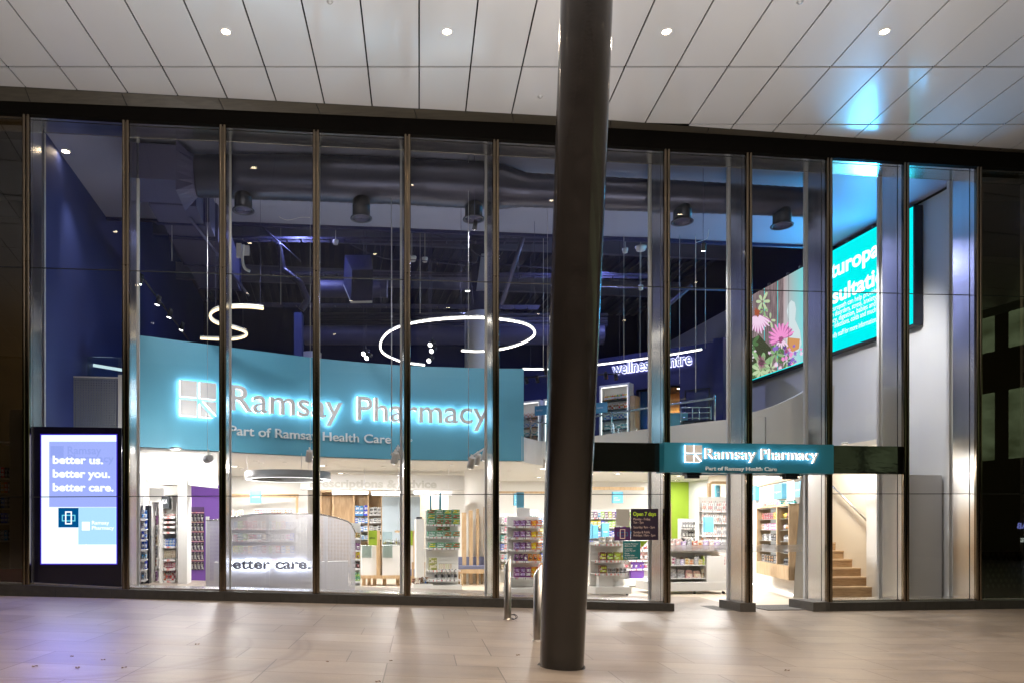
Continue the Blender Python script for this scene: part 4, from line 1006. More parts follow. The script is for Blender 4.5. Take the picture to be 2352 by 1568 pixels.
# ================================================================== DUCTS, DIFFUSERS
du = thing('main_air_duct', fw((0, .95, 7.5)), 'big round spiral air duct running along the top of the glass wall', 'air duct')
def dz(px, py): return Z(px, py, .98)
path = []
for px, py, wd in ((452, 405, 90), (600, 408, 95), (730, 411, 97), (935, 418, 98), (1110, 427, 99), (1145, 430, 97), (1205, 437, 72), (1400, 446, 70), (1560, 452, 67), (1863, 466, 61)):
    path.append((S(px, .98), .98, dz(px, py), wd/FPX*YD(px, .98)/2))
pts = []; rr = []
for a, b in zip(path, path[1:]):
    n = max(1, int((b[0]-a[0])/.16))
    for j in range(n):
        for e in (0, .10):
            t = (j+e)/n; pts.append([a[i]+(b[i]-a[i])*t for i in range(3)]); rr.append(a[3]+(b[3]-a[3])*t+(.008 if e else 0))
pts.append(path[-1][:3]); rr.append(path[-1][3])
m = M(); m.tube(pts, rr, 40); m.build('duct_run', duct, du)
m = M(); s0 = S(415, .95)
zc = path[0][2]; r0 = path[0][3]
sq4 = [(s0, .95-.42, zc-.45), (s0, .95+.42, zc-.45), (s0, .95+.42, zc+.38), (s0, .95-.42, zc+.38)]; N = 24; ring = [(path[0][0], .98+r0*math.sin(2*math.pi*j/N), zc-r0*math.cos(2*math.pi*j/N)) for j in range(N)]
sqr = []
for j in range(N):
    a = 2*math.pi*j/N; x, y = math.sin(a), -math.cos(a); k = 1/max(abs(x), abs(y)); sqr.append((s0, .95+.42*x*k, zc-.03+.42*y*k))
m.add(sqr+ring, [(j, (j+1) % N, (j+1) % N+N, j+N) for j in range(N)]); m.build('transition', duct2, du)
for px, py0, py1, lab in ((559, 436, 492, 'leftmost'), (830, 447, 510, 'second'), (1088, 457, 512, 'third'), (1567, 463, 518, 'fourth'), (1796, 474, 527, 'rightmost')):
    s = S(px, .95); r = 20/FPX*YD(px, .95); z0 = Z(px, py1-8, .95); z1 = Z(px, py0-8, .95)+.12
    T = thing('drum_diffuser', fw((s, .95, z0)), lab+' round air diffuser hanging under the big duct', 'air diffuser', 'diffusers under the big duct')
    m = M(); m.lathe([(r, z0+.02), (r, z0+.2), (r*1.02, z0+.205), (r*1.02, z0+.215), (r, z0+.22), (r, z1)], (s, .95, 0), 28); m.build('drum', dkmetal, T)
    m = M(); m.lathe([(r*1.0, z0+.02), (r*1.0, z0+.0), (r*1.27, z0-.01), (r*1.27, z0+.006), (r*1.0, z0+.02)], (s, .95, 0), 28, False); m.build('flange', duct, T)
    m = M()
    for q in (.85, .6, .35): m.lathe([(r*q, z0+.01), (r*(q-.12), z0-.012), (r*(q-.16), z0+.016)], (s, .95, 0), 24, False)
    m.build('cone', duct2, T)
# rectangular duct on the left, stepping back
rd = thing('rectangular_duct', fw((S(370, .8), .8, 7)), 'boxy painted air duct on the left stepping back into the ceiling', 'air duct')
m = M(); sA, sB = S(297, .6), S(412, .6); zt_ = Z(350, 333, .6); zl = Z(350, 414, .6)
m.box(sA-.1, sB, .56, 1.5, zl, zt_); m.build('duct_box', duct2, rd)
for k, (o0, o1, dz_, w1) in enumerate(((1.5, 2.3, -.03, .0), (2.36, 3.1, .03, .1), (3.16, 4.6, -.02, .15), (4.7, 6.4, .02, .2))):
    m = M(); m.box(sA+.1+w1*.4, sB+.12+w1, o0, o1, zl+dz_, zl+.75); m.build('duct_section', duct2, rd)
    m = M(); m.box(sA+.07+w1*.4, sB+.15+w1, o1, o1+.05, zl+dz_-.03, zl+.78); m.build('duct_flange', navy2, rd)
m = M(); m.tube([(sA+.75, 1.9, zl-.1), (sA+1.35, 6.3, zl-.15)], .03, 8); m.build('pipe', duct2, label='thin painted pipe running under the rectangular duct', cat='pipe')
# rear ducts
for pa, pb, py, Y, d_, lab in ((730, 905, 664, 19, .42, 'short round duct running to the square air outlet'), (700, 1400, 770, 21.5, .52, 'long round duct running across the back behind the ring light')):
    a, b = wp(pa, py, Y), wp(pb, py, Y); m = M(); n = int((b.x-a.x)/.2); P_ = []; rr = []
    for j in range(n+1):
        for e in (0, .1): P_.append((a.x+(b.x-a.x)*(j+e)/(n+1), a.y, a.z)); rr.append(d_/2+(.008 if e else 0))
    m.tube(P_, rr, 24); m.build('round_duct', duct2, frame='w', label=lab, cat='air duct')
for k, py in enumerate((722, 731, 738, 746)):
    a, b = wp(725, py, 22), wp(1395, py+1, 22); m = M(); m.tube([a, b], .045, 8); m.build('pipe', duct2, frame='w', label=('topmost', 'second', 'third', 'lowest')[k]+' of four parallel pipes crossing behind the ring light', cat='pipe', group='parallel pipes')
p = wp(822, 676, 17.5); T = thing('square_air_outlet', p, 'square framed air outlet panel hanging left of the ring light', 'air vent')
m = M(); L = LF((p.x, p.y), (1, .05)); z = p.z; q = [L.P(-.33, .35, z-.1), L.P(.30, .35, z-.1), L.P(.36, -.35, z+.0), L.P(-.28, -.35, z+.0)]
q = [wp(806, 697, 17.0), wp(855, 696, 17.0), wp(850, 657, 18.2), wp(789, 657, 18.2)]
m.prism(q, (0, 0, .05)); m.build('frame', wall_g, T, 'w')
m = M(); c_ = sum(q, Vector())/4; m.prism([c_+(x-c_)*.86-Vector((0, 0, .004)) for x in q], (0, 0, -.004)); m.build('grille', duct, T, 'w')
m = M(); m.prism([Vector((x.x, x.y, x.z+.05)) for x in q], (0, .3, .8)); m.build('plenum_box', navy2, T, 'w')
# struts, trusses, conduit
m = M(); m.tube([wp(1212, 512, 17), wp(1152, 700, 17.5)], .05, 10); m.build('diagonal_brace', duct2, frame='w', label='long diagonal painted brace left of the black column under the roof', cat='brace')
m = M(); m.tube([wp(1590, 655, 19), wp(1500, 730, 19.5)], .05, 10); m.build('diagonal_brace', duct2, frame='w', label='short diagonal painted brace right of the black column under the roof', cat='brace')
for k, (a, b) in enumerate((((560, 500, 17), (1110, 512, 17)), ((1000, 596, 20), (1500, 656-20, 20)), ((1380, 660, 19), (1700, 668, 19)), ((600, 520, 18), (690, 600, 18)))):
    m = M(); m.tube([wp(*a), wp(*b)], .018, 6); m.build('conduit', duct2, frame='w', label='thin painted conduit under the roof, '+('just behind the leftmost diffusers', 'level with the smoke detectors', 'right of the black column', 'sloping behind the leftmost diffuser')[k], cat='conduit')
for k, (pa, pb, py, Y) in enumerate(((520, 1260, 548, 18.5), (620, 1500, 628, 20.5), (560, 1240, 700, 21))):
    a, b = wp(pa, py, Y), wp(pb, py+6, Y); m = M()
    for e in (0, .22): m.prism([(a.x, a.y+e, a.z), (b.x, b.y+e, b.z), (b.x, b.y+e, b.z+.06), (a.x, a.y+e, a.z+.06)], (0, .012, 0))
    n_ = int((b.x-a.x)/.35)
    for j in range(n_): t_ = j/n_; x_ = a.x+(b.x-a.x)*t_; z_ = a.z+(b.z-a.z)*t_; m.box(x_, x_+.03, a.y, a.y+.22, z_, z_+.015)
    m.build('cable_tray', duct2, frame='w', label=('nearest', 'middle', 'farthest')[k]+' of three painted cable trays crossing under the roof', cat='cable tray', group='cable trays')
for k, (px, py, Y) in enumerate(((620, 505, 17), (905, 525, 17.5), (1010, 505, 17), (1160, 560, 19), (1510, 590, 19), (1360+60, 545, 18), (735, 600, 19), (1190, 640, 19))):
    c = wp(px, py, Y); m = M(); m.lathe([(.0, -.04), (.035, -.03), (.02, 0), (.012, .03)], c, 10); m.tube([(c.x, c.y, c.z+.02), (c.x, c.y, 9.8)], .012, 6)
    m.build('sprinkler', duct2, frame='w', label='small fire sprinkler on a drop pipe under the navy roof', cat='sprinkler', group='sprinklers')
def cable(pts, lab, r=.006, mt=None):
    m = M(); P_ = [wp(*p) for p in pts]; P_ = [Vector(p) for p in P_]; out = []
    for i in range(len(P_)-1):
        for j in range(5):
            t = j/5; p0 = P_[max(i-1, 0)]; p1 = P_[i]; p2 = P_[i+1]; p3 = P_[min(i+2, len(P_)-1)]
            out.append(.5*((2*p1)+(p2-p0)*t+(2*p0-5*p1+4*p2-p3)*t*t+(3*p1-p0-3*p2+p3)*t**3))
    out.append(P_[-1]); m.tube(out, r, 5); m.build('cable', mt or white, frame='w', label=lab, cat='cable')
cable([(1628, 527, 16.5), (1624, 548, 16.5), (1600, 558, 16.5), (1598, 570, 16.5), (1598, 900, 17)], 'long kinked white cable dropping right of the black column', .008)
cable([(560, 563, 15.5), (557, 595, 15.5), (562, 616, 15.5), (574, 624, 15.5)], 'short white dangling cable right of the leftmost diffuser', .03)
cable([(640, 498, 15.5), (660, 506, 15.5), (690, 500, 15.4), (712, 500, 15.4)], 'thin white looping cable between the first two diffusers')
cable([(800, 560, 17), (880, 594, 17.5), (960, 598, 17.5), (1075, 610, 18), (1100, 590, 18)], 'slack pale cable looping behind the second and third diffusers', .01, duct2)
cable([(985, 536, 17), (1060, 560, 17), (1110, 590, 17), (1150, 560, 17), (1185, 540, 17)], 'slack cable swagged in front of the navy column shaft', .01, duct2)
cable([(1060, 610, 18), (1080, 640, 18), (1088, 700, 18)], 'pale cable hanging beside the navy column shaft', .008, duct2)
# silver flexible duct tangle left
fx = mat('foil_flex', (.5, .5, .6), .25, .9, bump=(30, .8))
m = M(); P_ = [wp(640, 560, 18), wp(650, 620, 18), wp(690, 650, 18), wp(706, 690, 18), wp(690, 715, 18)]; out = []; rr = []
for a, b in zip(P_, P_[1:]):
    for j in range(10): out.append(a.lerp(b, j/10)); rr.append(.07+(.015 if j % 2 else 0))
m.tube(out, rr, 12); m.build('flexible_duct', mat('dark_flex', (.06, .06, .12), .4, .5), frame='w', label='crumpled dark flexible duct hanging behind the second mullion', cat='air duct')

# ================================================================== SUSPENDED LED LINES, TRACKS, SPOTS, WIRES
LZ = 5.6
def level(px, py, z=LZ): Y = FPX*(z-CZ)/(PY0-py); return Vector(((px-PX0)/FPX*Y, Y, z))
def smooth(P_, k=8):
    out = []
    for i in range(len(P_)-1):
        for j in range(k):
            t = j/k; p0 = P_[max(i-1, 0)]; p1 = P_[i]; p2 = P_[i+1]; p3 = P_[min(i+2, len(P_)-1)]
            out.append(.5*((2*p1)+(p2-p0)*t+(2*p0-5*p1+4*p2-p3)*t*t+(3*p1-p0-3*p2+p3)*t**3))
    out.append(P_[-1]); return out
def ledline(name, pts, lab, mt, r, closed=False):
    T = thing(name, pts[0], lab, 'pendant light'); P_ = smooth(pts)
    m = M(); m.tube(P_, r, 8); m.build('glowing_tube', mt, T, 'w')
    m = M(); m.tube([p+Vector((0, 0, r*1.5)) for p in P_], r*.9, 6); m.build('channel', white, T, 'w')
    m = M()
    for j in range(3, len(P_), max(6, len(P_)//4)): m.tube([P_[j]+Vector((0, 0, .02)), P_[j]+Vector((0, 0, 4.0))], .004, 4)
    m.build('suspension_wire', duct2, T, 'w')
    return T
ledline('serpentine_light', [level(*p) for p in ((605, 709), (580, 706), (545, 705), (515, 708), (493, 714), (483, 724), (488, 736), (508, 746), (540, 754), (562, 762), (566, 769), (556, 775), (535, 779), (500, 779), (460, 777))], 'glowing S shaped light over the left end of the teal bulkhead', ledw, .026)
ledline('ring_light', [level(*p) for p in ((1060, 805), (1100, 807), (1150, 802), (1195, 790), (1222, 775), (1228, 762), (1215, 748), (1180, 738), (1120, 731), (1050, 731), (980, 737), (925, 748), (890, 765), (874, 788), (878, 808), (900, 822), (930, 832), (975, 838))], 'large glowing open ring light hanging before the white round column', led, .019)
ledline('line_light', [wp(1200, 847, 19.2), wp(1262, 847, 19.0), wp(1330, 842, 18.7), wp(1400, 834, 18.3), wp(1460, 826, 18.0), wp(1530, 816, 17.6), wp(1612, 802, 17.2)], 'long curved line of light hanging in front of the wellness lettering', led, .016)
wire_m = mat('pale_wire', (.6, .6, .65), .4)
def spot_head(c, aim, r, ln, mt, parent=None, energy=0, face=lampw, name='spotlight', lab=None, group=None, spot=70, col_=(1, .96, .9)):
    c = Vector(c); d = (Vector(aim)-c).normalized()
    T = thing(name, c, lab, 'spotlight', group) if parent is None else parent
    m = M(); m.tube([c-d*ln, c-d*(ln*.96), c+d*0, c+d*.0], [r*.8, r*.85, r, r*.96], 16); b = m.build('lamp_body', mt, T, 'w')
    m = M(); m.tube([c+d*.002, c+d*.006], r*.8, 16); m.build('lamp_face', face, b, 'w')
    m = M(); m.tube([c-d*ln*.5, c-d*ln*.5+Vector((0, 0, r*2.2))], r*.22, 8); m.build('yoke', mt, b, 'w')
    if energy: lamp('SPOT', 'spot_light', c+d*.03, energy, col_, .04 if energy < 200 else .2, c+d, spot, .8, T)
    return T
# hanging white spots lighting the teal bulkhead from the street side
def hang(px, py, Y, aim, lab, e=40):
    c = wp(px, py, Y); T = spot_head(c, aim, .07, .2, white, lab=lab, energy=e, group='hanging white spotlights', spot=125)
    m = M(); m.tube([(c.x+.02, c.y, c.z+.16), (c.x+.02, c.y, 8.0)], .0035, 5); m.build('suspension_wire', wire_m, T, 'w')
hang(474, 1054, 13.2, wp(380, 1090, 14.9), 'white spotlight hanging on a wire left of the second mullion from the poster', 150)
hang(710, 1058, 13.4, wp(690, 1340, 14.6), 'white spotlight hanging on a wire left of the third mullion from the poster', 120)
def trackset(pa, pb, heads, lab, group):
    a, b = wp(*pa), wp(*pb); T = thing('spotlight_track', a, lab, 'track light')
    m = M(); m.tube([a, b], .018, 6); m.build('track', white, T, 'w')
    m = M(); m.tube([a, (a.x, a.y, 8)], .006, 5); m.build('suspension_wire', wire_m, T, 'w')
    for (px, py, Y) in heads:
        c = wp(px, py, Y); spot_head(c, (c.x-.25, c.y+.6, c.z-1.2), .065, .2, white, parent=T, energy=26, spot=90)
trackset((899, 1043, 13.3), (945, 1010, 14.4), [(905, 1062, 13.4), (912, 1050, 13.8), (928, 1040, 14.2)], 'short white track with a cluster of spotlights before the teal bulkhead', '')
trackset((1076, 1052, 13.3), (1130, 1018, 14.3), [(1080, 1073, 13.4), (1094, 1065, 13.8), (1112, 1055, 14.1)], 'short white track of spotlights under the right end of the teal bulkhead', '')
hang(1255, 1070, 14, wp(1250, 1300, 16), 'white spotlight hanging just left of the black column', 30)
# black heads above the bulkhead
for k, (px, py) in enumerate(((835, 812), (842, 822), (988, 792), (991, 806), (985, 828))):
    c = wp(px, py, 17.5); T = spot_head(c, (c.x-.5, c.y-.8, c.z-.6), .06, .2, dkmetal, lab=('upper head of the dark spotlight pair above the word Ramsay', 'lower head of the dark spotlight pair above the word Ramsay', 'topmost dark spotlight inside the ring light', 'middle dark spotlight inside the ring light', 'lowest dark spotlight inside the ring light')[k], group='dark spotlights', energy=0)
    m = M(); m.tube([(c.x, c.y, c.z+.1), (c.x, c.y, 9.5)], .005, 4); m.build('suspension_wire', duct2, T, 'w')
for k, (px, py, Y) in enumerate(((1210, 878, 18.5), (1235, 876, 18.3), (1255, 858, 18), (1392, 868, 18.4), (1415, 870, 18.2))):
    c = wp(px, py, Y); spot_head(c, (c.x+.4, c.y+1.2, c.z-1), .05, .18, dkmetal, lab='dark spotlight aimed at the lit supplement shelves, '+('leftmost', 'second from the left', 'bright one left of the black column', 'just right of the black column', 'rightmost')[k], group='dark spotlights upstairs', energy=14, spot=80)
m = M(); m.tube([wp(1204, 866, 18.5), wp(1262, 863, 18.4)], .02, 6); m.build('lighting_track', dkmetal, frame='w', label='black track left of the black column upstairs', cat='track')
m = M(); m.tube([wp(1368, 860, 18.5), wp(1425, 857, 18.3)], .02, 6); m.build('lighting_track', dkmetal, frame='w', label='black track right of the black column upstairs', cat='track')
# track along the left wall
T = thing('wall_track', wp(312, 620, 13.4), 'black track with four spotlights running back along the blue side wall', 'track light')
m = M(); m.tube([wp(312, 618, 13.2), wp(467, 826, 19)], .02, 6); m.build('track', dkmetal, T, 'w')
for px, py, Y in ((320, 652, 13.4), (361, 700, 14.4), (388, 729, 15.3), (416, 758, 16.4)):
    c = wp(px, py, Y); spot_head(c, (c.x-.3, c.y, c.z-1), .05, .17, dkmetal, parent=T, energy=10, spot=70)
# plain suspension wires
for k, (px, py0, py1, Y) in enumerate(((900, 505, 1000, 14.5), (1248, 512, 850, 17), (1433, 520, 860, 17), (1470, 560, 840, 17), (1561, 540, 880, 17), (1620, 560, 800, 17), (395, 500, 600, 14.5), (645, 520, 700, 17), (965, 530, 720, 17))):
    a, b = wp(px, py0, Y), wp(px, py1, Y); m = M(); m.tube([a, b], .006, 4); m.build('hanging_wire', wire_m, frame='w', label='thin pale wire hanging straight down in the tall space behind the glass', cat='wire', group='plain hanging wires')
# smoke detectors, small fittings
for px, py, lab, r in ((771, 557, 'small white smoke detector behind the second diffuser', .07), (946, 595, 'wide white smoke detector right of the fourth mullion', .11), (976, 597, 'small white smoke detector beside the wide one', .07), (1436, 576, 'small white smoke detector right of the black column', .07), (1472, 571, 'wide white sensor right of the black column', .13), (1472, 661, 'small white detector below the wide white sensor', .06)):
    p = wp(px, py, 18); m = M(); m.lathe([(r*.5, -.06), (r*.8, -.05), (r*.9, 0), (r, .01), (r, .05)], p, 16); m.tube([(p.x, p.y, p.z+.05), (p.x, p.y, 9.8)], .006, 4)
    m.build('smoke_detector', white, frame='w', label=lab, cat='detector')
p = wp(557, 590, 15.5); m = M(); m.box(p.x-.13, p.x-.03, p.y, p.y+.1, p.z, p.z+.28); m.box(p.x, p.x+.12, p.y+.05, p.y+.1, p.z+.05, p.z+.25); m.build('junction_box', wall_g, frame='w', label='grey junction box hanging right of the leftmost diffuser', cat='junction box')
# warm spot on the left wall of the first bay (lamp of the bay itself)
t_ = downlight('wall_washer', fw((S(160, 1.4), 1.2, ceilz(-5.3)+.02)), .07, lampwarm, 'small warm ceiling lamp in the first bay beside the blue wall', 'downlight', energy=0)
lamp('SPOT', 'wall_wash_light', Vector(fw((S(215, 1.4), 1.3, 7.8))), 130, (1, .86, .68), .08, fw((S(104, .6), 2.6, 4.6)), 60, .8, t_)
# left upper: mesh balustrade panel, glass and small light bar
mesh_m = perforated('wire_mesh', (.30, .33, .36), .045, .62)
T = thing('mesh_balustrade', wp(220, 978, 13.8), 'grey wire mesh balustrade panel above the digital poster', 'balustrade')
L = FL(220, 13.8); m = M(); L.pbox(m, 163, 271, 866, 1000, -.02, 0); m.build('mesh_panel', mesh_m, T, 'w')
m = M(); L.pbox(m, 271, 283, 860, 1010, -.15, .02); L.pbox(m, 162, 165, 866, 1000, -.03, .01); L.pbox(m, 165, 271, 864, 867, -.03, .01); m.build('frame', wall_g, T, 'w')
m = M(); L2 = FL(260, 14.6); L2.pbox(m, 190, 325, 820, 870, -.01, 0); m.build('glass_panel', clearb, T, 'w')
m = M(); L.pbox(m, 100, 163, 1000, 1012, -.2, 0); L.pbox(m, 163, 283, 1000, 1012, -.2, 0); m.build('ledge', bluewall, T, 'w')
m = M(); m.tube([wp(214, 838, 14.9), wp(322, 856, 15.2)], .03, 8); m.build('light_bar', em('cool_bar', (.85, .92, 1), 1.1), frame='w', label='short pale light bar above the mesh balustrade', cat='light bar')

# ================================================================== GROUND FLOOR SHOP
# walls
RL1 = LF((8.55, 19.6), (7.89-8.55, 16-19.6))      # right display wall, seen obliquely
def wall_obj(pts, z0, z1, mt, lab, th=.12):
    m = M(); m.wall(pts, z0, z1, th); return m.build('partition_wall', mt, frame='w', label=lab, cat='wall')
wall_obj([(9.3, 23.6), (8.9, 22), (8.55, 19.6), (7.87, 15.9)], 0, 3.0, white, 'white wall on the right of the shop behind the glazed wall cabinet')
wall_obj([(5.2, 25.0), (7.7, 25.0)], 0, 3.0, white, 'white back wall seen through the bay right of the black column')
wall_obj([(7.7, 25.2), (9.3, 25.2), (9.3, 23.6)], 0, 3.0, green, 'lime green wall at the back of the shop through the left doorway')
wall_obj([(-3.3, 24.6), (5.2, 24.9)], 0, 3.0, white, 'white back wall behind the dispensary')
wall_obj([(-6.6, 22.4), (-3.3, 22.4), (-3.3, 24.6)], 0, 3.0, white, 'white back wall above the perforated counter screen')
wall_obj([(-6.05, 14.4), (-6.6, 22.4)], 0, 3.0, white, 'white left wall of the ground floor shop')
# wood head trims along the back walls
def trim(px0, px1, py0, py1, Y, lab, mt=oak, f0=0, f1=.06):
    L = FL((px0+px1)/2, Y); m = M(); L.pbox(m, px0, px1, py0, py1, f0, f1); return m.build('timber_trim', mt, frame='w', label=lab, cat='trim')
trim(516, 686, 1133, 1141, 22.0, 'oak head trim along the top of the shelves behind the perforated screen')
trim(679, 685, 1141, 1190, 22.0, 'upright oak trim ending the shelves behind the perforated screen')
trim(1145, 1262, 1127, 1132, 22.0, 'oak head trim along the shelves left of the black column')
trim(1357, 1480, 1117, 1124, 23.0, 'oak head trim along the shelves right of the black column')
def tealsign(px0, px1, py0, py1, Y, words, lab, L=None, f=0.0, side=True):
    L = L or FL((px0+px1)/2, Y); T = thing('category_sign', L.P(L.t((px0+px1)/2, f), f, L.z((px0+px1)/2, py1, f)), lab, 'sign')
    t0, t1 = L.t(px0, f+.05), L.t(px1, f+.05); z0, z1 = L.z((px0+px1)/2, py1, f+.05), L.z((px0+px1)/2, py0, f+.05)
    m = M(); L.box(m, t0, t1, f-.06, f+.05, z0, z1); m.build('board', teal, T, 'w')
    for k, wd_ in enumerate(words):
        m = M(); cap = (z1-z0)*.12; text(m, wd_, lambda u, h, d: L.P(t0+(t1-t0)*.14+u, f+.054+d, z0+(z1-z0)*(.42-.2*k)+h), (t1-t0)*min(.75, .09*len(wd_)), cap, .01)
        m.build('lettering', letterw, T, 'w')
tealsign(574, 600, 1124, 1154, 21.6, ['children\'s'], 'teal children\'s sign above the perforated counter screen')
tealsign(516, 523, 1126, 1150, 21.6, [], 'teal sign cut off by the third mullion from the left')
tealsign(1181, 1203, 1132, 1160, 20.5, ['cough &', 'cold relief'], 'teal cough and cold relief sign left of the black column')
tealsign(1408, 1431, 1128, 1154, 22.5, ['pain', 'relief'], 'teal relief sign above the shelves right of the black column')
tealsign(1748-1.5+0 if 0 else 1645, 1668, 1113, 1143, 22.0, ['skin care'], 'teal skin care sign on the wall through the left doorway')
# wall cabinet etc on the oblique right wall (local helper: px along RL1)
for pa, pb, y0, y1, wrd, lab in ((1777, 1796, 1110, 1145, 'fragrance', 'teal fragrance sign above the glazed wall cabinet'), (1826, 1840, 1105, 1140, 'giftware', 'teal sign nearest the stairs high on the right display wall'), (1727, 1735, 1115, 1148, 'hair', 'teal sign beside the middle door pier high on the right display wall')):
    tealsign(pa, pb, y0, y1, 0, [wrd], lab, RL1, .05)
m = M(); RL1.pbox(m, 1725, 1842, 1100, 1107, .0, .05); m.build('timber_trim', oak, frame='w', label='oak head trim along the top of the right display wall', cat='trim')
wc = thing('wall_cabinet', RL1.P(RL1.t(1790), .1, .6), 'glazed oak wall cabinet full of perfume on the right display wall', 'cabinet')
m = M(); f = .35
t0, t1, tm_ = RL1.t(1737, f), RL1.t(1812, f), RL1.t(1784, f)
zc0, zc1 = RL1.z(1775, 1330, f), RL1.z(1775, 1168, f)
zc0 = CZ-(1345-1212)/FPX*RL1.P(t1, f)[1]; zc0 = .42; zc1 = CZ+(PY0-1172)/FPX*RL1.P(t1, f)[1]*1.0; zc1 = 1.95
RL1.box(m, t0, t1, 0, .03, zc0, zc1); RL1.box(m, t0, t0+.04, .03, f, zc0, zc1); RL1.box(m, t1-.04, t1, .03, f, zc0, zc1); RL1.box(m, tm_-.03, tm_+.03, .03, f, zc0, zc1); RL1.box(m, t0, t1, .03, f, zc1-.04, zc1); RL1.box(m, t0, t1, .03, f, zc0, zc0+.28)
m.build('carcass', oak, wc, 'w')
m = M(); RL1.box(m, t0+.05, t1-.05, .035, .05, zc0+.3, zc1-.05); m.build('lit_back', em('cabinet_glow', (1, .96, .88), .5), wc, 'w')
for k in range(6):
    z = zc0+.30+k*.235; m = M(); RL1.box(m, t0+.04, t1-.04, .05, f-.03, z-.01, z); m.build('glass_shelf', steel, wc, 'w')
    cl = [[('black', 'amber'), ('silver', 'black')], [('black', 'silver'), ('grey', 'white')], [('black', 'grey'), ('white', 'silver')], [('lilac', 'silver'), ('pink', 'white'), ('cream', 'amber')], [('wine', 'red'), ('yellow', 'amber'), ('wine', 'black')], [('pink', 'wine'), ('green', 'white'), ('yellow', 'white'), ('teal', 'silver')]][k]
    row('carton', RL1, t0+.08, tm_-.06, .2, z, .15, 8, cl, 'small perfume box in the left half of the glazed wall cabinet', 'perfume boxes in the cabinet'); row('bottle', RL1, tm_+.06, t1-.08, .2, z, .14, 6, cl, 'small perfume bottle in the right half of the glazed wall cabinet', 'perfume bottles in the cabinet')
m = M(); RL1.box(m, RL1.t(1715), RL1.t(1822), .0, .04, .03, .07); m.build('floor_light_strip', em('floor_strip', (1, .97, .9), 4), frame='w', label='thin glowing strip along the foot of the right display wall', cat='light strip')

# shelf units
LN = ('lowest', 'second lowest', 'middle', 'fourth', 'fifth', 'top', 'top')
def gondola(px0, px1, pyt, Y, lab, shelves, rows, slat=True, base=True, depth=.5, backm=None, zb=.0, sgn=None, slot_to=None, L=None, shelfm=None):
    """shelves: list of py (shelf top); rows: dict index -> list of (kind, fa, fb, height m, n, colours, item label)"""
    L = L or FL((px0+px1)/2, Y); t0, t1 = L.t(px0), L.t(px1); pc = (px0+px1)/2; zt = L.z(pc, pyt)
    T = thing('display_shelf', L.P((t0+t1)/2, -.1, 0), lab, 'shelf unit')
    m = M()
    if slat:
        z = zb+.22
        while z < zt-.02:
            L.box(m, t0, t1, -.06, -.012, z, min(z+.068, zt)); z += .075
        L.box(m, t0, t1, -.09, -.05, zb+.2, zt); m.build('slatted_panel', backm or white, T, 'w')
    else:
        L.box(m, t0, t1, -.06, -.0, zb, zt); m.build('back_panel', backm or white, T, 'w')
        m = M(); L.box(m, t0-.02, t0, -.06, .14, zb, zt); L.box(m, t1, t1+.02, -.06, .14, zb, zt); m.build('side_panel', backm or white, T, 'w')
    if base:
        m = M(); L.box(m, t0-.02, t1+.02, -.35, .38, zb+.05, zb+.2); m.build('plinth_base', white, T, 'w')
        m = M()
        for tt in (t0+.05, t1-.05): m.tube([L.P(tt-.02, .3, .035), L.P(tt+.02, .3, .035)], .035, 10)
        m.build('castor', dkmetal, T, 'w')
    for k, py in enumerate(shelves):
        z = L.z(pc, py, .3); m = M(); L.box(m, t0+.0, t1-.0, .0, .3, z-.018, z-.002); sh_ = m.build('shelf', shelfm or white, T, 'w'); m = M(); L.box(m, t0, t1, .3, .308, z-.04, z); m.build('price_strip', ticket_mat(), sh_, 'w')
        for (kind, fa, fb, hh, n, cl, il) in rows.get(k, []):
            row(kind, L, t0+(t1-t0)*fa, t0+(t1-t0)*fb, .2, z, hh, n, cl, il, il+'s')
    return T
G = [('green', 'yellow'), ('green', 'red'), ('green', 'white')]
T = gondola(978, 1053, 1172, 17.0, 'white slatted stand of green boxes right of the fourth mullion', [1203, 1231, 1257, 1312-4, 1336-6],
    {0: [('carton', 0.0, 1, .115, 4, G, 'green medicine box on the top shelf of the white slatted stand')], 1: [('carton', 0.0, 1, .12, 4, G, 'green medicine box on the second shelf of the white slatted stand')],
     2: [('carton', .03, 1, .115, 4, G, 'green medicine box on the third shelf of the white slatted stand')], 3: [('tube', .35, .75, .14, 6, [('white', 'white'), ('white', 'cream')], 'white tube on the fourth shelf of the stand of green boxes'), ('carton', .05, .3, .28, 1, [('olive', 'cream')], 'olive box on the fourth shelf of the stand of green boxes')],
     4: [('bottle', .22, .92, .24, 7, [('white', 'black'), ('white', 'grey')], 'tall white bottle with dark cap on the bottom shelf under the green boxes')]})
L = FL(1015, 17.0)
for (a, b) in ((.0, 1.0),):
    t0, t1 = L.t(978), L.t(1053); z = L.z(1015, 1203, .3)+.118; row('carton', L, t0, t1, .19, z, .11, 4, G, 'green medicine box stacked second high on the top shelf of the white slatted stand', 'stacked green boxes'); row('carton', L, t0, t1, .18, z+.112, .1, 4, G, 'green medicine box stacked third high on the top shelf of the white slatted stand', 'green boxes third high')
    z = L.z(1015, 1231, .3)+.122; row('carton', L, t0+.2, t1-.22, .18, z, .1, 2, G, 'green medicine box stacked on the second shelf of the white slatted stand', 'green boxes stacked below')
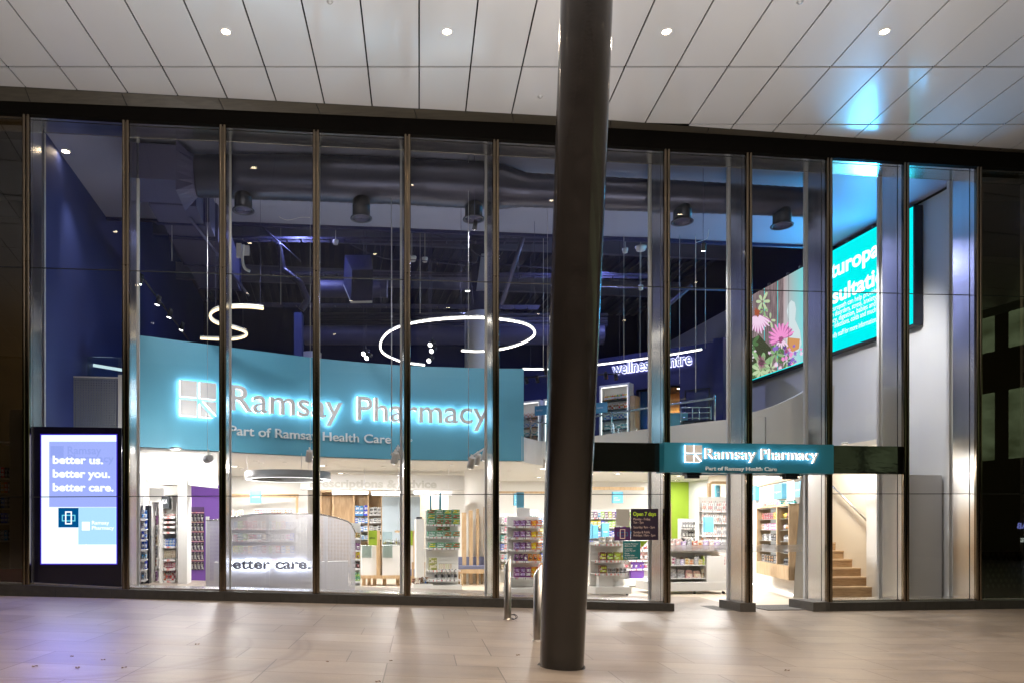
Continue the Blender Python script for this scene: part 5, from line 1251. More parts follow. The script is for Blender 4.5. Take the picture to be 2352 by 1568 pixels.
# teal blade signs on top of it
for k, (px, y0, y1) in enumerate(((1011, 1138-6, 1172), (989, 1142-4, 1172))):
    b = wp(px, y1, 17.1); z1 = zy(y0, 17.1); m = M(); m.box(b.x-.02, b.x+.02, b.y-.2, b.y+.2, b.z, z1); m.build('blade_sign', teal, frame='w', label=('right', 'left')[k]+' teal blade sign edge on above the stand of green boxes', cat='sign')
m = M(); L = FL(955, 17.6); L.pbox(m, 956, 975, 1191, 1327, -.35, 0); m.build('white_stand_side', white, frame='w', label='plain white side of the stand left of the green boxes', cat='stand')
m = M(); L.pbox(m, 957, 970, 1186, 1190, -.1, .0); m.build('small_black_clips', dkmetal, frame='w', label='pair of small black clips on the plain white stand side', cat='clip')
# basket of soft toys/products at its foot
T = thing('product_bin', wp(955, 1362, 16.6), 'low white bin of small parcels beside the stand of green boxes', 'bin'); L = FL(965, 16.6); t0, t1 = L.t(949), L.t(995)
m = M(); L.box(m, t0, t1, 0, .02, .02, .24); L.box(m, t0, t0+.02, -.35, 0, .02, .24); L.box(m, t1-.02, t1, -.35, 0, .02, .24); L.box(m, t0, t1, -.37, -.35, .02, .24); L.box(m, t0, t1, -.35, 0, .02, .08); m.build('bin_walls', white, T, 'w')
for k in range(16):
    put('pouch', L, random.uniform(t0+.06, t1-.06), -random.uniform(.05, .3), random.uniform(.12, .26), (.11, .1, .13), *random.choice([('white', 'blush'), ('cream', 'brown'), ('brown', 'white'), ('silver', 'blue')]), 'small wrapped parcel in the low white bin beside the green boxes', 'parcels in the white bin', 1.2)
# purple / orange stand
PUR = (('purple', 'lilac'), ('purple', 'white'), ('orange', 'yellow'), ('orange', 'white'))
T = gondola(1166, 1238, 1185, 16.2, 'white slatted stand of purple and orange boxes left of the black column', [1207, 1233, 1261, 1287, 1325],
    {k: [(('carton' if k < 3 or k == 4 else 'pouch'), .12, 1.0, (.13, .14, .16, .15, .22)[k], (5, 5, 5, 6, 5)[k], PUR if k != 3 else (('purple', 'black'), ('purple', 'white'), ('orange', 'brown'), ('yellow', 'orange')), ('purple or orange box, %s shelf of the stand left of the black column' % ('top', 'second', 'third', 'fourth', 'fifth')[k]) if k != 3 else 'purple or orange pouch on the stand left of the black column, fourth shelf')] for k in range(5)})
m = M(); L = FL(1195, 16.3); L.pbox(m, 1188, 1217, 1166, 1186, -.03, 0); m.build('header_card', wall_w, frame='w', label='pale header card on the stand of purple and orange boxes', cat='sign')
b = wp(1196, 1165, 16.4); m = M(); m.box(b.x-.09, b.x+.07, b.y-.02, b.y+.02, b.z, zy(1129, 16.4)); m.build('blade_sign', teal, frame='w', label='teal blade sign above the stand of purple and orange boxes', cat='sign')
# long shelf wall between, bays L5
MIX = [('white', 'blue'), ('red', 'white'), ('white', 'pink'), ('blue', 'white'), ('lime', 'white'), ('teal', 'white'), ('brown', 'cream'), ('white', 'red'), ('yellow', 'white'), ('silver', 'white'), ('white', 'grey')]
T = gondola(1146, 1262, 1178, 20.5, 'long white shelf wall of mixed medicines behind the purple and orange boxes', [1200, 1220, 1242, 1262, 1285, 1307], {k: [(random.choice(['carton', 'bottle', 'pack', 'carton']), 0, 1, .17, 17, MIX, 'small mixed medicine item on the long white shelf wall left of the black column')] for k in range(6)}, slat=False, base=False)
L = FL(1225, 20.3); row('tube', L, L.t(1211), L.t(1237), .0, zy(1186, 20.4), .2, 6, [('teal', 'white')], 'teal and white tube on top of the shelf wall left of the black column', 'teal tubes on the shelf wall')

# right of the black column
T = gondola(1356, 1433, 1243, 16.6, 'low white slatted stand of jars and boxes right of the black column', [1248, 1286, 1316],
    {0: [('jar', .15, .95, .16, 4, [('cream', 'white')], 'cream tub with white lid on top of the low stand by the black column')], 1: [('carton', .15, 1, .18, 4, (('brown', 'lime'), ('brown', 'lime'), ('olive', 'lime'), ('olive', 'lime')), 'brown or olive box, middle shelf of the low stand by the black column')],
     2: [('carton', .15, .38, .18, 1, [('brown', 'lime')], 'brown box, bottom shelf of the low stand by the black column'), ('jar', .42, .98, .11, 5, [('black', 'grey'), ('black', 'brown')], 'small black jar, bottom shelf of the low stand by the black column')]}, depth=.4)
m = M(); L = FL(1395, 16.5); L.pbox(m, 1376, 1408, 1320, 1366, -.1, .1); m.build('pedestal', white, frame='w', label='white pedestal under the low slatted stand right of the black column', cat='pedestal')
T = gondola(1340, 1480, 1170, 21.5, 'long white shelf wall of bright packets seen behind the opening hours decal', [1188, 1209, 1232, 1254, 1276, 1298], {k: [(random.choice(['pack', 'carton', 'carton']), 0, 1, .18, 17, [('lime', 'white'), ('blue', 'white'), ('white', 'blue'), ('yellow', 'white'), ('purple', 'white'), ('white', 'lime'), ('grey', 'white')], 'bright packet on the long white shelf wall behind the opening hours decal')] for k in range(6)}, slat=False, base=False)
for k, (pa, pb, y0, y1) in enumerate(((1353, 1361, 1202, 1236), (1362, 1374, 1205, 1235), (1383, 1399, 1201, 1237))):
    tealsign(pa, pb, y0, y1, 18.5, ['tissues'] if k == 2 else [], ('leftmost', 'middle', 'rightmost')[k]+' of three teal shelf signs right of the black column')
# spot rack and stool further back
L = FL(1560, 19.5)
T = gondola(1425, 1480+10, 1300-60, 19.0, 'far white rack of pale packets on castors left of the left doorway', [1262, 1285, 1305], {k: [('pack', 0, 1, .2, 6, [('white', 'pink'), ('blush', 'white'), ('silver', 'wine')], 'pale packet on the far white rack on castors')] for k in range(3)}, depth=.4)
p = wp(1463, 1340, 18.8); m = M(); m.box(p.x-.2, p.x+.2, p.y-.1, p.y+.2, .03, .22); m.m = 1; m.box(p.x-.16, p.x+.16, p.y-.05, p.y+.1, .22, .62); m.build('promo_stand', [white, purple], frame='w', label='small dark purple floor display between the low stand and the far rack', cat='display')
# doorway view: tiered display table
dt = thing('display_table', wp(1600, 1366, 16.6), 'long white tiered display of toiletries and bags through the left doorway', 'display table')
L = FL(1600, 16.7)
m = M(); L.pbox(m, 1500, 1672, 1336, 1356, -.9, .05); m.build('plinth_base', white, dt, 'w')
m = M()
for px in (1535, 1597, 1664): t_ = L.t(px); m.tube([L.P(t_-.02, -.05, .035), L.P(t_+.02, -.05, .035)], .035, 10)
m.build('castor', dkmetal, dt, 'w')
m = M(); L.pbox(m, 1500, 1670, 1262, 1336, -.5, -.42); m.build('centre_panel', white, dt, 'w')
m = M(); L.pbox(m, 1623, 1664, 1276, 1350, -.3, .02); 
m.build('end_panel', white, dt, 'w')
TO = [('white', 'blush'), ('blush', 'white'), ('lilac', 'white'), ('silver', 'white'), ('lime', 'white'), ('cream', 'amber'), ('white', 'wine'), ('grey', 'silver'), ('red', 'white')]
for k, py in enumerate((1326, 1296, 1261)):
    z = L.z(1590, py, -.1); m = M(); L.box(m, L.t(1500), L.t(1672), -.55, -.02, z-.015, z); m.build('shelf', white, dt, 'w')
    kd = ('pouch', 'carton', 'carton')[k]
    row(kd, L, L.t(1503), L.t(1670), -.12, z+.002, (.24, .20, .26)[k], (9, 16, 13)[k], ([('grey', 'silver'), ('cream', 'brown'), ('silver', 'grey'), ('blush', 'cream')], TO, TO)[k], 'gift pack on the %s tier of the display through the left doorway' % ('bottom', 'middle', 'top')[k], 'gift packs on the %s tier' % ('bottom', 'middle', 'top')[k], hj=.45)
    row('bottle', L, L.t(1503), L.t(1670), -.32, z+.002, .26, 14, TO, 'bottle at the back of the %s tier of the display through the left doorway' % ('bottom', 'middle', 'top')[k], 'bottles on the %s tier' % ('bottom', 'middle', 'top')[k], hj=.5)
m = M(); L.pbox(m, 1619, 1639, 1186, 1221, -.12, -.04); m.build('blue_display_card', mat('sky_card', (.15, .45, .62), .4), frame='w', label='pale blue standing card above the tiered display through the left doorway', cat='card')
# skin care shelves on the far wall
T = gondola(1600, 1672, 1140, 21.0, 'white skin care shelves of slim white bottles through the left doorway', [1172, 1199, 1228, 1255, 1280], {k: [('bottle', .05, 1, .28, 14, [('white', 'silver'), ('white', 'blush'), ('white', 'white'), ('blush', 'white')], 'slim white bottle on the skin care shelves through the left doorway')] for k in range(5)}, slat=False, base=False, backm=white)
m = M(); L = FL(1640, 21.2); L.pbox(m, 1628, 1634, 1108, 1240, 0, .1); L.pbox(m, 1634, 1672, 1104, 1110, 0, .1); m.build('oak_surround', oak, frame='w', label='oak surround of the skin care wall through the left doorway', cat='frame')
T = gondola(1560, 1592, 1190, 23.0, 'dark spinner rack against the lime green wall', [1212, 1232, 1250], {k: [('pack', 0, 1, .2, 5, [('black', 'white'), ('grey', 'white')], 'dark card of goods on the spinner rack against the lime wall')] for k in range(3)}, slat=False, base=False, backm=wall_g)
m = M(); L = FL(1525, 24); L.pbox(m, 1505, 1542, 1155, 1250, -.2, .1); m.build('storage_cupboard', oak, frame='w', label='pale oak cupboard before the lime green wall', cat='cupboard')
T = gondola(1737-14, 1741, 1160, 19.9, 'narrow white bottle shelves between the middle door pier and the wall cabinet', [1178, 1205, 1232, 1262, 1290, 1315], {k: [('bottle', 0, 1, .26, 4, [('white', 'silver'), ('black', 'white'), ('white', 'grey')], 'tall bottle on the narrow shelves beside the wall cabinet')] for k in range(6)}, slat=False, base=False)
# sliding glass doors with frosted band
for pa, pb, lab in ((1536, 1668, 'left'), (1724, 1842, 'right')):
    o = .30; T = thing('glass_door', fw((S((pa+pb)/2, o), o, .02)), 'frameless %s sliding glass door with a frosted lettered band' % lab, 'door'); s0, s1 = S(pa, o), S(pb, o)
    m = M(); m.quad((s0, o, .02), (s1, o, .02), (s1, o, 2.42), (s0, o, 2.42)); m.build('door_glass', clear, T)
    m = M(); zb0, zb1 = Z(1700, 1267, o), Z(1700, 1250, o); m.quad((s0, o-.004, zb0), (s1, o-.004, zb0), (s1, o-.004, zb1), (s0, o-.004, zb1))
    fm = MATS.get('frost_band')
    if not fm:
        fm = bpy.data.materials.new('frost_band'); fm.use_nodes = True; nt = fm.node_tree; b = nt.nodes['Principled BSDF']; b.inputs['Base Color'].default_value = (.7, .72, .72, 1); tr = nt.nodes.new('ShaderNodeBsdfTransparent'); ms = nt.nodes.new('ShaderNodeMixShader'); ms.inputs[0].default_value = .32
        nt.links.new(tr.outputs[0], ms.inputs[1]); nt.links.new(b.outputs[0], ms.inputs[2]); nt.links.new(ms.outputs[0], nt.nodes['Material Output'].inputs[0]); MATS['frost_band'] = fm
    bnd = m.build('frosted_band', fm, T)
    for j, tx in enumerate(('better us.', 'better you.', 'better care.')[:3]):
        a_ = s0+.1+(s1-s0)*.33*j; m = M(); text(m, tx, lambda u, h, d: (a_+u, o-.009-d, zb0+.035+h), (s1-s0)*.22, .065, .0); m.build('band_lettering', mat('decal_grey', (.25, .26, .27), .5), bnd)
    m = M(); m.box(s0, s1, o-.03, o+.03, 2.40, 2.5); m.build('door_head', steel, T)
    m = M(); m.box(s0, s0+.03, o-.02, o+.02, .02, 2.4); m.build('door_stile', steel, T)
# ================================================================== STAIRS
st = thing('staircase', wp(1960, 1366, 15.6), 'oak staircase climbing away from the glass beside the cream wall', 'stairs')
ys_ = [1346.5, 1324.1, 1303.3, 1283, 1263.3, 1244.4, 1226, 1208, 1191, 1175]; xs_ = [2017, 2000, 1981.6, 1963, 1944, 1926, 1907, 1890, 1874, 1859]
prevz = .06; 
for k, (x, y) in enumerate(zip(xs_, ys_)):
    Y = 15.6+.27*k; zt = zy(y, Y); p = (x-PX0)/FPX*Y; dirx = -.12*.27
    m = M(); a = (p-2.15, Y-.258, 0); 
    L = LF((p, Y), UF); t_r = 0.35 if k < 1 else .12
    L.box(m, -1.05, t_r, -.32, 0, prevz-.02, zt-.03); m.build('riser', oakd, st, 'w')
    m = M(); L.box(m, -1.05, t_r, -.32, .012, zt-.03, zt); m.build('tread', wood('oak_tread', (.48, .34, .2), (.62, .46, .3), 5, (1, 3, 3)), st, 'w')
    prevz = zt
cream = mat('cream_wall_paint', (.74, .68, .58), .7, noise=(.8, .02))
SWS = so(2019, 15.6)[0]
m = M(); m.box(SWS, SWS+.12, 1.42, 9.0, 0, 3.3); scw = m.build('stair_side_wall', cream, label='cream wall beside the oak staircase carrying the handrail', cat='wall')
hrl = thing('stair_handrail', fw((SWS-.1, 2, 1)), 'slim steel handrail running up the cream stair wall', 'handrail')
sR = SWS-.08
def on_s(px, py, s):
    o = o_at(px, s); return (s, o, CZ+(PY0-py)/FPX*(Y00+s*ST+o*CT))
hA, hB = on_s(2016, 1223-20+16, sR), on_s(1905, 1108, sR)
hC = tuple(hA[i]+(hB[i]-hA[i])*1.8 for i in range(3))
m = M(); m.tube([hA, hC], .024, 10); m.build('rail', steel, hrl)
m = M()
for e in (.1, .55): p = [hA[i]+(hB[i]-hA[i])*e for i in range(3)]; m.tube([(p[0], p[1], p[2]-.01), (p[0]+.03, p[1], p[2]-.07), (p[0]+.09, p[1], p[2]-.07)], .009, 6)
m.build('bracket', steel, hrl)
m = M(); m.box(S(1908, 1.0), S(2012, 1.0), .9, 1.25, .02, .035); m.build('tactile_strip', mat('tactile', (.5, .48, .44), .4, bump=(90, 1)), label='pale studded tactile strip at the foot of the stairs', cat='tactile strip')
# white box plinth in the right bay
m = M(); s0, s1 = S(2082, 1.0), S(2163, 1.0); z1 = Z(2120, 1090, 1.0); m.prism([(s0, 1.0, 0), (s1, 1.0, 0), (s1+.28, 2.1, 0), (s0, 2.1, 0)], (0, 0, z1)); m.build('white_pillar_box', wall_w, label='tall plain white box standing in the last bay before the dark shop', cat='box')

# ================================================================== LEFT SHOP FITTINGS
T = gondola(331, 344, 1160, 14.9, 'narrow black rack of pale packets at the far left of the lit shop', [1190, 1213, 1237, 1260, 1283, 1306, 1330], {k: [('pack', 0, 1, .18, 2, [('silver', 'blue'), ('white', 'grey'), ('blue', 'white')], 'pale packet on the narrow black rack')] for k in range(7)}, slat=False, base=False, backm=dkmetal)
T = gondola(347, 366, 1150, 15.6, 'white shelves of books and cards beside the narrow black rack', [1205, 1227, 1250, 1280, 1303, 1333], {k: [('carton', 0, 1, .2, 4, [('grey', 'white'), ('cream', 'brown'), ('purple', 'white'), ('white', 'red')], 'card pack on the white shelves beside the narrow black rack')] for k in range(6)}, slat=False, base=False)
T = gondola(372, 408, 1135, 15.4, 'white shelf unit of sunglasses and make up under a black brand box', [1185, 1196, 1207, 1220, 1253, 1283, 1304, 1332], {0: [('glasses', 0, 1, .1, 4, [('black', 'olive'), ('red', 'black')], 'pair of sunglasses on the white shelf unit at the left')], 1: [('glasses', 0, 1, .1, 4, [('black', 'red'), ('olive', 'black')], 'pair of sunglasses on the white shelf unit at the left')], 2: [('glasses', 0, 1, .1, 4, [('brown', 'black'), ('wine', 'black')], 'pair of sunglasses on the white shelf unit at the left')],
    4: [('carton', 0, 1, .16, 5, [('white', 'white'), ('white', 'blue'), ('blue', 'white')], 'white or blue box on the upper shelf under the sunglasses')], 5: [('tube', 0, 1, .18, 8, [('white', 'cream'), ('white', 'grey'), ('cream', 'black')], 'white tube on the middle shelf under the sunglasses')], 6: [('carton', 0, 1, .13, 8, [('white', 'red'), ('wine', 'white')], 'small red and white box on the lower shelf under the sunglasses')], 7: [('bottle', 0, 1, .19, 8, [('red', 'white'), ('white', 'wine'), ('white', 'red')], 'red or white bottle on the bottom shelf under the sunglasses')]}, slat=False, base=False)
L = FL(380, 15.1); T = thing('brand_box', L.P(L.t(380), 0, 2.1), 'dark grey brand box lettered ALA above the sunglasses', 'sign'); m = M(); L.pbox(m, 371, 388, 1139, 1167, -.25, 0); m.build('box', mat('charcoal', (.05, .055, .06), .4), T, 'w')
ltext(L, 'ALA', 371.5, 384, L.z(378, 1155), .085, .03, .006, .002, letterw, 'lettering', T)
m = M(); FL(418, 15.0).pbox(m, 409, 429, 1100, 1345, -.5, 0); m.build('white_pillar', white, frame='w', label='plain white pillar between the sunglasses shelves and the purple wall', cat='pillar')
m = M(); FL(360, 15.1).pbox(m, 343, 372, 1120, 1152, -.4, .0); FL(345, 15.0).pbox(m, 344, 347, 1150, 1345, -.5, 0); FL(370, 15.0).pbox(m, 366, 371, 1150, 1345, -.5, .02); m.build('shelf_surround', white, frame='w', label='white surround framing the left shelves', cat='surround')
m = M(); FL(325, 14.8).pbox(m, 300, 331, 1085, 1350, -.1, 0); m.build('angled_white_wall', white, frame='w', label='white wall end at the far left of the lit shop', cat='wall')
# soft curved white bulkhead above them
T = thing('white_curved_bulkhead', wp(390, 1120, 15), 'white plaster bulkhead with a wavy lower edge above the left shelves', 'bulkhead')
m = M(); top = []; bot = []
for j in range(21):
    px = 300+j*10; py = interp([(300, 1078), (325, 1083), (345, 1108), (365, 1112), (400, 1110), (430, 1112), (500, 1120)], px); Y = 14.75+.6*j/20; top.append(wp(px, 1000, Y)); bot.append(wp(px, py, Y)); top[-1].z = 3.0
m.strip(bot, top); m.strip([p+Vector((0, .5, 0)) for p in bot], bot); m.build('fascia_panel', white, T, 'w')
# purple wall with black peg display
L = FL(465, 16.3); T = thing('purple_wall', L.P(L.t(465), 0, 0), 'purple wall panel carrying black packets', 'wall'); m = M(); L.pbox(m, 428, 515, 1113, 1352, -.1, 0); m.build('panel', purple, T, 'w')
m = M(); L.pbox(m, 430, 469, 1163, 1308, .0, .03); m.build('peg_board', mat('deep_purple', (.06, .025, .12), .5), T, 'w')
for k in range(6):
    z = L.z(450, 1197+k*22, .04); row('pack', L, L.t(430), L.t(469), .05, z, .17, 5, [('black', 'grey'), ('black', 'silver')], 'black hanging packet in the %s row on the purple wall' % ('top', 'second', 'third', 'fourth', 'fifth', 'bottom')[k], 'black packets in the %s row' % ('top', 'second', 'third', 'fourth', 'fifth', 'bottom')[k], gap=.8)
    row('carton', L, L.t(430), L.t(469), .06, z+.185, .022, 5, [('red', 'white'), ('pink', 'white')], 'tiny red price tag above the black packets on the purple wall', 'red price tags')
# perforated counter screen 'better care.'
pf = perforated('perforated_steel', (.66, .66, .72), .026, .40)
ps = thing('perforated_counter_screen', wp(640, 1352, 14), 'curved perforated metal counter screen with backlit words better care', 'counter')
prf = [(474, 1194), (500, 1192), (515, 1189), (560, 1182), (610, 1178.5), (680, 1178), (730, 1179), (758, 1184), (780, 1190), (800, 1197), (812, 1207), (816, 1222)]
A = []; B = []; 
def pY(px): return 14.6-.55*math.sin(math.pi*(px-470)/350)
for j in range(45):
    px = 474+(816-474)*j/44; Y = pY(px); A.append(wp(px, interp(prf, px), Y)); b = wp(px, 1400, Y); b.z = 0.0; B.append(b)
m = M(); m.strip(B, A); m.build('perforated_sheet', pf, ps, 'w')
m = M(); m.tube([a+Vector((0, 0, .0)) for a in A], .012, 6); m.build('top_edge', steel, ps, 'w')
for px in (528, 614, 748, 470+6):
    m = M(); Y = pY(px)+.08; b = wp(px, 1185, Y); m.box(b.x-.03, b.x+.03, Y, Y+.05, 0, b.z); m.build('frame_post', wall_g, ps, 'w')
m = M(); Lc = FL(620, 14.9); Lc.pbox(m, 490, 800, 1290, 1400, -.6, 0); 
m.build('inner_counter', white, ps, 'w')
Lb = [(px, pY(px)) for px in range(470, 820, 4)]
def pst(u_px, out): Y = pY(u_px)-out; return wp(u_px, 0, Y)
m = M(); h_ = M()
def pfn(out):
    def fn(u, h, d):
        px = 513.5+u; Y = pY(px)-out-d; z = zy(1305, Y)+h; return ((px-PX0)/FPX*Y, Y, z)
    return fn
text(m, 'better care.', pfn(.10), 757-513.5-45, .19, .035, .008); 
m = M(); 
wpx = 714-513.5
text(m, 'better care.', pfn(.10), wpx, .18, .045, .008); Lx = m.build('name_letters', mat('slate_letter', (.34, .36, .48), .5), ps, 'w')
text(h_, 'better care.', pfn(.055), wpx, .18, .065, .012); h_.build('halo_tube', halow, Lx, 'w')
# products behind / above the screen
L = FL(600, 20.5); row('pouch', L, L.t(517), L.t(560), .1, zy(1186, 20.5), .2, 8, [('cream', 'amber'), ('blush', 'white'), ('brown', 'cream')], 'brown soft pack on the shelf top above the perforated screen', 'soft packs on the shelf top')
row('carton', L, L.t(585), L.t(672), .1, zy(1180, 20.5), .16, 14, [('white', 'red'), ('white', 'orange'), ('white', 'grey')], 'small white box on the shelf top above the perforated screen', 'white boxes on the shelf top')
T = gondola(516, 678, 1186, 20.6, 'long white shelves dimly seen through the perforated screen', [1212, 1240, 1268, 1296], {k: [('carton', 0, 1, .19, 15, MIX, 'mixed item on the shelves seen through the perforated screen')] for k in range(4)}, slat=False, base=False)
L = FL(825, 17.2)
T = gondola(807, 826, 1200, 16.8, 'narrow rack of snacks peeking out right of the perforated screen', [1234, 1262, 1282, 1304, 1334], {0: [('carton', .3, 1, .12, 3, [('yellow', 'black'), ('black', 'yellow')], 'yellow and black box on top of the narrow snack rack')], 1: [('pack', 0, 1, .16, 2, [('purple', 'white')], 'purple packet on the narrow snack rack')], 2: [('pack', 0, 1, .16, 2, [('orange', 'purple'), ('yellow', 'wine')], 'orange packet on the narrow snack rack')], 3: [('pack', 0, 1, .16, 2, [('black', 'wine')], 'dark packet on the narrow snack rack')], 4: [('jar', 0, 1, .2, 3, [('lime', 'green')], 'green can at the foot of the narrow snack rack')]}, slat=False)
# dispensary shelving
L = FL(820, 22.5); T = thing('dispensary_shelves', L.P(L.t(820), 0, 0), 'oak dispensary shelving with blue and white boxes behind the counters', 'shelf unit')
m = M(); L.pbox(m, 737, 877, 1128, 1300, -.45, -.4); m.build('back_panel', woodg if 0 else oak, T, 'w')
for px in (737, 765, 813, 846, 877):
    m = M(); L.box(m, L.t(px)-.02, L.t(px)+.02, -.4, 0, 0, L.z(820, 1127)); m.build('upright', oak, T, 'w')
m = M(); L.pbox(m, 737, 878, 1124, 1129, -.4, .02); m.build('top', oak, T, 'w')
dk = mat('dark_shelf', (.06, .045, .035), .5)
for k, py in enumerate((1183, 1200, 1219, 1238)):
    z = L.z(840, py); m = M(); L.pbox(m, 815, 877, py, py+4, -.38, -.01); m.build('shelf', dk, T, 'w')
    bl = [('blue', 'white')] if k < 1 else [('blue', 'white'), ('white', 'blue')]
    row('carton', L, L.t(765 if 0 else 815), L.t(845), -.1, z, (.36, .18, .2, .16)[k], (3, 4, 3, 4)[k], bl, 'blue and white box in the left column of the dispensary shelving', 'blue boxes in the dispensary', hj=.25)
    row('carton', L, L.t(848), L.t(876), -.1, z, (.28, .17, .18, .16)[k], (3, 3, 3, 3)[k], [('white', 'grey'), ('white', 'black')], 'white box in the right column of the dispensary shelving', 'white boxes in the dispensary', hj=.3)
m = M(); FL(905, 22.0).pbox(m, 878, 965, 1140, 1260, -.1, 0); m.build('pale_blue_screen', mat('pale_blue', (.42, .50, .56), .5), frame='w', label='pale grey blue partition right of the dispensary shelving', cat='partition')
m = M(); FL(1000, 23).pbox(m, 962, 1030, 1128, 1260, -.1, 0); m.build('timber_wall', wood('light_birch', (.62, .52, .40), (.72, .62, .50), 4), frame='w', label='light timber wall behind the green box stand', cat='wall')
# lettered bulkhead
L = FL(860, 20.5); T = thing('prescriptions_bulkhead', L.P(L.t(860), 0, 2.5), 'pale bulkhead with faint letters Prescriptions & Advice', 'sign'); m = M(); L.pbox(m, 690, 1070, 1089, 1124, -.3, 0); m.build('panel', wall_w, T, 'w')
ltext(L, 'Prescriptions & Advice', 712, 1003, L.z(850, 1118), .20, .03, .015, .008, mat('faint_letter', (.52, .51, .47), .5), 'lettering', T)
# pendants
def bar_light(pa, pb, py, Y, lab):
    a, b = wp(pa, py, Y), wp(pb, py, Y); T = thing('bar_pendant', a, lab, 'pendant light', 'bar pendants over the counters'); m = M(); m.box(a.x, b.x, Y-.05, Y+.05, a.z, a.z+.1); m.build('housing', wall_g, T, 'w')
    m = M(); m.box(a.x+.02, b.x-.02, Y-.04, Y+.04, a.z-.008, a.z+.0); m.build('diffuser', em('bar_glow', (1, .98, .94), 4), T, 'w')
    m = M(); m.tube([(b.x-.1, Y, a.z+.1), (b.x-.1, Y, 3)], .004, 4); m.build('wire', wire_m, T, 'w')
bar_light(763, 846, 1135, 19.5, 'left of the white bar pendants over the dispensary counters')
bar_light(852, 924, 1136, 19.5, 'middle of the white bar pendants over the dispensary counters')
bar_light(950, 1040, 1135, 19.5, 'right of the white bar pendants over the dispensary counters')
def ring_pendant():
    c = wp(662, 1101, 16.3); T = thing('ring_pendant', c, 'flat grey ring pendant glowing underneath above the perforated screen', 'pendant light'); r = 97/FPX*16.3
    m = M(); N = 64; pr = [(r-.02, .0), (r, .0), (r, .17), (r-.03, .17), (r-.03, .0)]
    m.lathe([(r-.12, .0), (r-.12, .16), (r, .16), (r, .0)], c, N, False); m.build('ring_body', mat('ring_grey', (.18, .18, .18), .5), T, 'w')
    m = M(); m.lathe([(r-.115, .004), (r-.006, .003)], c, N, False); m.build('diffuser', em('ring_glow', (1, .98, .95), 5), T, 'w')
    m = M()
    for a in (1.2, 3.3, 5.2): m.tube([(c.x+r*.95*math.cos(a), c.y+r*.95*math.sin(a), c.z+.16), (c.x+r*.95*math.cos(a), c.y+r*.95*math.sin(a), 3)], .004, 4)
    m.build('wire', wire_m, T, 'w')
ring_pendant()
# counters
def counter(pa, pb, Y, lab):
    L = FL((pa+pb)/2, Y); t0, t1 = L.t(pa), L.t(pb); T = thing('service_counter', L.P((t0+t1)/2, -.3, 0), lab, 'counter'); zt = zy(1252, Y)
    m = M(); L.box(m, t0+.05, t1-.05, -.5, -.04, .28, zt); m.build('front_panel', wall_w, T, 'w')
    m = M(); L.box(m, t0, t1, -.55, 0, .2, .28); L.box(m, t1-.09, t1, -.5, 0, .28, zt+.38); L.box(m, t0+.4, t1, -.5, 0, zt+.33, zt+.38) if pb-pa > 70 else None; m.build('timber_frame', oak, T, 'w')
    for tt in (t0+.12, (t0+t1)/2, t1-.12):
        m = M(); L.box(m, tt-.045, tt+.045, -.35, -.26, 0, .2); m.build('leg', oak, T, 'w')
    m = M(); L.box(m, t0+.05, t0+.3, -.03, -.02, zt-.3, zt+.35); m.build('privacy_glass', frost, T, 'w')
counter(826, 873, 19.0, 'left service counter with timber frame and privacy glass'); counter(874, 958, 19.0, 'right service counter with timber frame and white front')
for pa, pb, Y, lab in ((847, 866, 18.7, 'left lime green advice sign on the counters'), (925, 948, 18.7, 'right lime green advice sign on the counters')):
    L = FL(pa, Y); T = thing('advice_sign', L.P(L.t(pa), 0, 1.2), lab, 'sign'); m = M(); L.pbox(m, pa, pb, 1217, 1251, -.02, 0); m.build('board', green, T, 'w'); ltext(L, 'advice', pa+2, pb-5, L.z(pa, 1236), .05, .02, .004, .001, mat('dark_green_ink', (.03, .08, .01), .5), 'lettering', T)
L = FL(900, 19.2); row('bottle', L, L.t(880), L.t(922), -.1, zy(1250, 19.3), .17, 10, [('white', 'black'), ('white', 'grey'), ('white', 'olive')], 'small white bottle on the right service counter', 'bottles on the counter', hj=.4)
# bench with oak slats
L = FL(1080, 19.2); T = thing('waiting_bench', L.P(L.t(1080), -.2, 0), 'slate blue upholstered bench on oak legs by the oak slats', 'bench')
m = M(); L.pbox(m, 1052, 1122, 1306, 1316, -.5, 0); m.build('seat_frame', oak, T, 'w')
m = M(); t0, t1 = L.t(1053), L.t(1121); m2 = m; L.box(m, t0, t1, -.5, .0, .42, .50); m.build('seat_cushion', mat('slate_upholstery', (.13, .14, .22), .9, bump=(60, .3)), T, 'w')
m = M(); L.box(m, t0, t1, -.55, -.42, .50, .72); m.build('back_cushion', mat('slate_upholstery', (.13, .14, .22), .9), T, 'w')
for px in (1062, 1115):
    for f in (-.04, -.46):
        m = M(); t_ = L.t(px); m.tube([L.P(t_, f, .36), L.P(t_, f, .0)], [.035, .022], 8); m.build('leg', oak, T, 'w')
for k, (pa, pb, y0) in enumerate(((1062, 1071, 1176), (1078, 1086, 1171), (1095, 1100, 1167), (1113, 1120, 1163))):
    m = M(); L = FL(pa, 19.6); L.box(m, L.t(pa), L.t(pb), -.12, 0, .0, L.z(pa, y0)); m.build('timber_post', oak, frame='w', label=('leftmost', 'second', 'third', 'rightmost')[k]+' of four tall upright oak slats behind the waiting bench', cat='post', group='oak slats')
L = FL(935, 18.6); T = thing('side_chair', L.P(L.t(955), 0, 0), 'low oak framed slate seat left of the green box stand', 'chair'); m = M(); L.pbox(m, 946, 980, 1308, 1322, -.5, 0); m.build('seat_cushion', MATS['slate_upholstery'], T, 'w')
for px in (946, 975):
    m = M(); L.pbox(m, px, px+4, 1290, 1343, -.05, .02); m.build('leg', oak, T, 'w')

